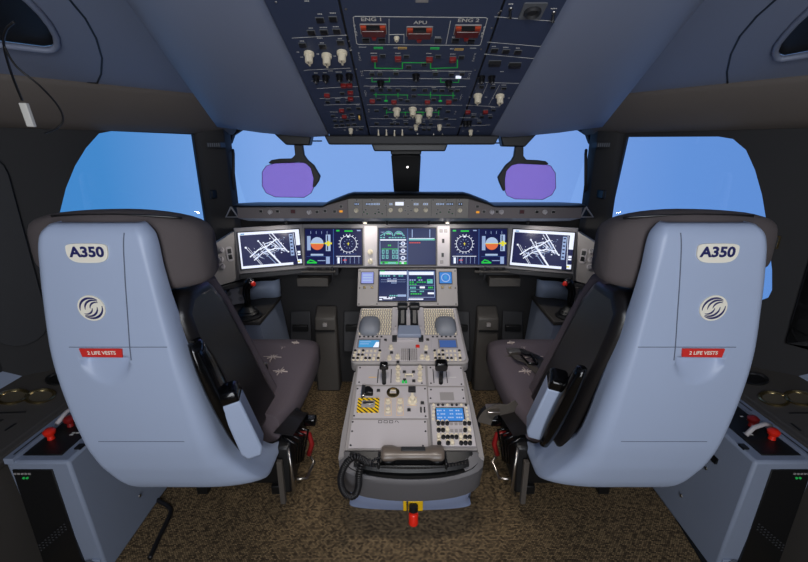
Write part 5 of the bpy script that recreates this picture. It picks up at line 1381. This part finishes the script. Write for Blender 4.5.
    mb.loft([[Vector((x, y, 0)) for x, y in pb_], [Vector((x, y, .60)) for x, y in pi_]], M_console, True, True); mb.build('console_side', t)
    # pale curved back board and a small switch plate
    q = MB(); rows = []
    for k in range(9):
        a = PI / 2 * k / 8; rows.append([Vector((S(.845 - .045 * math.sin(a)), 2.455 + .045 * (1 - math.cos(a)), h)) for h in (.626, .735)])
    rows = [[Vector((S(1.12), 2.20, h)) for h in (.626, .735)], [Vector((S(1.02), 2.38, h)) for h in (.626, .735)]] + [[Vector((S(.90), 2.45, h)) for h in (.626, .735)]] + rows
    q.loft(rows, M_shell); q.build('back_board', t, smooth='all', solid=.01)
    q = MB(); sp = Plane((S(1.02), 2.33, .68), (.9, side * -.44, 0), (0, .1, 1))
    q.box(-.06, .06, -.05, .05, -.02, 0, M_panell, sp.M); pl_ = q.build('switch_plate', t, bevel=.003)
    pk_ = Stamp(knob_make('plate_knob', .010, .009, M_panel))
    for a, b in ((-.03, .02), (-.03, -.02), (.03, .02), (.03, -.02)): pk_(sp.loc(a, b), pl_)
    # sidestick
    p = atY(247 if side < 0 else 571, 303, 2.15); base = Vector((p.x, 2.15, .626))
    t = thing('sidestick', 'black sidestick with a red button, ' + lbl, 'sidestick', base, 'sidesticks')
    q = MB(); q.lathe([(.075, 0), (.075, .006), (.06, .012), (.055, .02), (.06, .024), (.05, .034), (.052, .038), (.038, .05), (.03, .062)], M_black, Matrix.Translation(base), 18); q.build('rubber_boot', t, smooth=True, angle=30)
    top = base + Vector((-side * .0, .02, .155)) * 1.15
    q = MB(); q.tube([base + Vector((0, 0, .05)) * 1.15, base + Vector((0, .01, .08)) * 1.15, base + Vector((side * .006, .018, .11)) * 1.15, base + Vector((side * .002, .02, .135)) * 1.15, base + Vector((-side * .012, .022, .16)) * 1.15, base + Vector((-side * .022, .024, .175)) * 1.15, base + Vector((-side * .026, .024, .182)) * 1.15], .02, M_gloss, 14, [.75, .85, 1.05, 1.0, 1.45, 1.3, .6]); gp_ = q.build('grip', t, smooth='all')
    q = MB(); q.lathe([(.014, 0), (.013, .008), (.006, .011)], M_redhot, Matrix.Translation(base + Vector((-side * .040, -.006, .165)) * 1.15) @ Matrix.Rotation(-side * 1.1, 4, 'Y') @ Matrix.Rotation(.5, 4, 'X'), 12); adopt(q.build('red_button', smooth=True), gp_)
    q = MB(); q.tube([base + Vector((side * .012, -.02, .15)) * 1.15, base + Vector((side * .012, -.022, .12)) * 1.15], .007, M_metal, 8, [1.4, .6]); adopt(q.build('trigger', smooth=True), gp_)
    # rudder pedals
    t = thing('rudder_pedals', 'dark rudder pedals in the foot well, ' + lbl, 'pedals', (S(.55), 2.55, 0), 'rudder pedals')
    c = atY(325 if side < 0 else 488.5, 320, 2.42).x
    q = MB(); q.loft([[Vector((c - .075, 2.40, .0)), Vector((c + .075, 2.40, .0)), Vector((c + .065, 2.42, .50)), Vector((c - .065, 2.42, .50))], [Vector((c - .075, 2.5, 0)), Vector((c + .075, 2.5, 0)), Vector((c + .065, 2.5, .56)), Vector((c - .065, 2.5, .56))]], M_condark, True, True); q.build('housing', t, bevel=.01)
    q = MB(); q.box(c - .06, c + .06, 2.395, 2.41, .42, .43, M_black); q.box(c - .012, c + .012, 2.40, 2.418, .455, .475, M_panel); q.build('housing_label', t)
    for o_ in (-.17, .17):
        q = MB(); q.loft([[Vector((c + o_ - .07, 2.44, .26)), Vector((c + o_ + .07, 2.44, .26)), Vector((c + o_ + .065, 2.50, .52)), Vector((c + o_ - .065, 2.50, .52))], [Vector((c + o_ - .07, 2.47, .25)), Vector((c + o_ + .07, 2.47, .25)), Vector((c + o_ + .065, 2.515, .52)), Vector((c + o_ - .065, 2.515, .52))]], M_dark, True, True); pe = q.build('foot_pedal', t, bevel=.008)
        q = MB(); q.box(c + o_ - .05, c + o_ + .05, 2.452, 2.475, .40, .44, M_black); adopt(q.build('tread', bevel=.004), pe)

# ================================================================== SUN VISORS
for side in (-1, 1):
    Y = 2.14
    pts = [(262, 172), (266, 166), (275, 163.2), (303, 162.5), (310, 165), (314, 172), (314.5, 186), (311, 193), (304, 197.5), (275, 197), (266, 193), (262, 186)] if side < 0 else \
          [(503.5, 173), (506, 167), (513, 163.6), (543, 163.4), (551, 166), (555.5, 173), (556, 188), (552, 195), (543, 199.5), (515, 199), (507, 195.5), (504, 188)]
    t = thing('sun_visor', 'purple tinted sun visor at the windscreen, ' + ('on the coiled cord side' if side < 0 else 'on the side of the belted seat'), 'sun visor', atY(290 if side < 0 else 528, 140, Y), 'sun visors')
    V = lambda px, py, dy=0: atY(px, py, Y) + Vector((0, dy, 0))
    q = MB(); q.prism([(V(*p).x, V(*p).z) for p in catmull([Vector((a, b, 0)) for a, b in pts + pts[:1]], 3)[:-1] and pts], Y, Y + .005, M_purple, lambda p: Vector((p[0], p[2], p[1]))); pn = q.build('tinted_pane', t)
    br = [(273, 132), (287, 145), (310, 145.5), (313, 131)] if side < 0 else [(499, 133), (502, 146.5), (524, 147), (536, 134)]
    q = MB(); q.prism([(V(*p).x, V(*p).z) for p in br], Y - .02, Y + .05, M_visorarm, lambda p: Vector((p[0], p[2], p[1]))); q.build('ceiling_bracket', t, bevel=.006)
    arm = [(294.5, 145), (303, 145), (304.5, 155), (308, 160), (314, 165), (320.5, 176), (319, 181), (315, 187), (313, 187), (313.8, 178), (311, 168), (306, 163.3), (300, 162), (271, 163.8), (269, 162.6), (272, 160), (280, 158.6), (292, 158.4), (295.5, 155)] if side < 0 else \
          [(523, 146), (515, 146), (513.5, 156), (511, 160.5), (505.5, 165), (497.5, 177), (499, 182), (503, 191), (505, 190), (504.5, 180), (506, 171), (511, 165.5), (518, 163.6), (546, 165), (548, 163.5), (545, 161), (537, 160), (526, 159.6), (523, 156)]
    q = MB(); q.prism([(V(*p).x, V(*p).z) for p in arm], Y - .012, Y + .014, M_visorarm, lambda p: Vector((p[0], p[2], p[1]))); q.build('support_arm', t, bevel=.003)
    e = [V(*p, .003) for p in pts]
    q = MB(); q.tube(e + [e[0]], .0018, mat('visor_edge', (90, 74, 150), .4), 6); adopt(q.build('pane_edge'), pn)

# ================================================================== LOOSE THINGS
# cable with a white connector hanging under the ceiling
t = thing('hanging_cable', 'thin black cable with a white plug hanging from the ceiling stowage opening', 'cable', atY(30, 116, 1.25))
A = [atY(14, 22, 1.05), atY(6, 30, 1.06), atY(4, 46, 1.1), atY(12, 75, 1.18), atY(22, 100, 1.24)]
q = MB(); q.tube(catmull(A, 8), .003, M_cord, 6)
q.tube(catmull([atY(4, 46, 1.1), atY(16, 66, 1.12), atY(40, 86, 1.15), atY(58, 106, 1.2), atY(63, 120, 1.22), atY(57, 128, 1.22), atY(45, 133, 1.22)], 8), .0026, M_cord, 6); q.build('cord', t, smooth='all')
a, b = atY(23.5, 103, 1.24), atY(32, 127, 1.25)
d = (b - a).normalized(); q = MB(); sx = d.cross(Vector((0, 1, 0))).normalized() * .010; sy = Vector((0, .006, 0))
q.loft([[p - sx - sy, p + sx - sy, p + sx + sy, p - sx + sy] for p in (a, b)], M_white, True, True); q.build('white_plug', t, bevel=.002)
# black strap on the carpet
def atF(px, py): d_ = ray(px, py); p = CAM + d_ * (-CAM.z / d_.z); return p
q = MB(); P = catmull([atF(138, 484) + Vector((0, 0, .03)), atF(134, 492) + Vector((0, 0, .012)), atF(147, 497) + Vector((0, 0, .008)), atF(160, 503) + Vector((0, 0, .01)), atF(171, 511) + Vector((0, 0, .008)), atF(167, 524) + Vector((0, 0, .009)), atF(160, 538) + Vector((0, 0, .008)), atF(150, 560) + Vector((0, 0, .008))], 8)
q.tube(P, .009, M_cord, 8); tag(q.build('floor_cable', smooth='all'), 'black cable on the carpet, coming from under a seat', 'cable')
q = MB(); a, b = atF(658, 486), atF(690, 538); d = (b - a); b = b + d * .6; n_ = Vector((d.y, -d.x, 0)).normalized() * .014
q.prism([(a - n_)[:2], (a + n_)[:2], (b + n_)[:2], (b - n_)[:2]], 0, .006, M_black); struct(q.build('trim_6', bevel=.002))

# ================================================================== LIGHT
w = bpy.data.worlds.new('sky'); scene.world = w; w.use_nodes = True
nt = w.node_tree; bg = nt.nodes['Background']
tc = nt.nodes.new('ShaderNodeTexCoord'); sx_ = nt.nodes.new('ShaderNodeSeparateXYZ'); mr = nt.nodes.new('ShaderNodeMapRange')
mr.inputs['From Min'].default_value = -.75; mr.inputs['From Max'].default_value = .75
rp = nt.nodes.new('ShaderNodeValToRGB'); cr = rp.color_ramp
cr.elements[0].color = lin((66, 138, 206)); cr.elements[0].position = .0
cr.elements[1].color = lin((98, 146, 216)); cr.elements[1].position = 1.0
e_ = cr.elements.new(.12); e_.color = lin((72, 142, 208)); e_ = cr.elements.new(.3); e_.color = lin((134, 174, 236)); e_ = cr.elements.new(.7); e_.color = lin((132, 170, 234)); e_ = cr.elements.new(.86); e_.color = lin((104, 152, 222))
nt.links.new(tc.outputs['Generated'], sx_.inputs[0]); nt.links.new(sx_.outputs['X'], mr.inputs['Value']); nt.links.new(mr.outputs[0], rp.inputs[0]); nt.links.new(rp.outputs[0], bg.inputs[0])
bg.inputs[1].default_value = 1.0

def area(name, loc, tgt, sx, sy, e, col):
    l = bpy.data.lights.new(name, 'AREA'); l.shape = 'RECTANGLE'; l.size = sx; l.size_y = sy; l.energy = e; l.color = col
    o = bpy.data.objects.new(name, l); COL.objects.link(o); o.location = loc
    o.rotation_euler = (Vector(tgt) - Vector(loc)).to_track_quat('-Z', 'Y').to_euler(); return o
def spot(name, loc, tgt, e, col, ang, blend=.6, r=.03):
    l = bpy.data.lights.new(name, 'SPOT'); l.energy = e; l.color = col; l.spot_size = math.radians(ang); l.spot_blend = blend; l.shadow_soft_size = r
    o = bpy.data.objects.new(name, l); COL.objects.link(o); o.location = loc
    o.rotation_euler = (Vector(tgt) - Vector(loc)).to_track_quat('-Z', 'Y').to_euler(); return o
area('aft_ceiling_fill', (0, -.75, 2.02), (0, 1.2, .7), 1.1, .4, 14, (.88, .92, 1))  # unseen area light added to brighten the seat backs
area('aft_fill_light', (0, -1.25, 1.25), (0, 1.5, 1.35), .9, 1.7, 34, (.92, .95, 1))  # unseen fill added behind the camera to lift the whole cockpit evenly
for s_ in (-1, 1):
    spot('ceiling_spot', (s_ * .16, .80, 1.93), (0, 1.75, .5), 24, (1, .93, .86), 56, .7)
    spot('panel_lamp', (atY(365 if s_ < 0 else 447.5, 221.8, GY + .11).x, GY + .10, zb - .045), (s_ * .2, 2.40, .9), 2.2, (1, .95, .9), 125, .6, .01)

for s_ in (-1, 1):
    spot('console_fill', (s_ * .62, 2.18, zb - .04), (s_ * 1.0, 2.28, .66), 2.2, (1, .95, .9), 140, .7, .02)  # added fill under the glareshield to brighten the dark side consoles

scene.view_settings.view_transform = 'Standard'; scene.view_settings.look = 'None'; scene.view_settings.gamma = 1.0; scene.view_settings.exposure = 0.0
scene.view_settings.use_curve_mapping = False
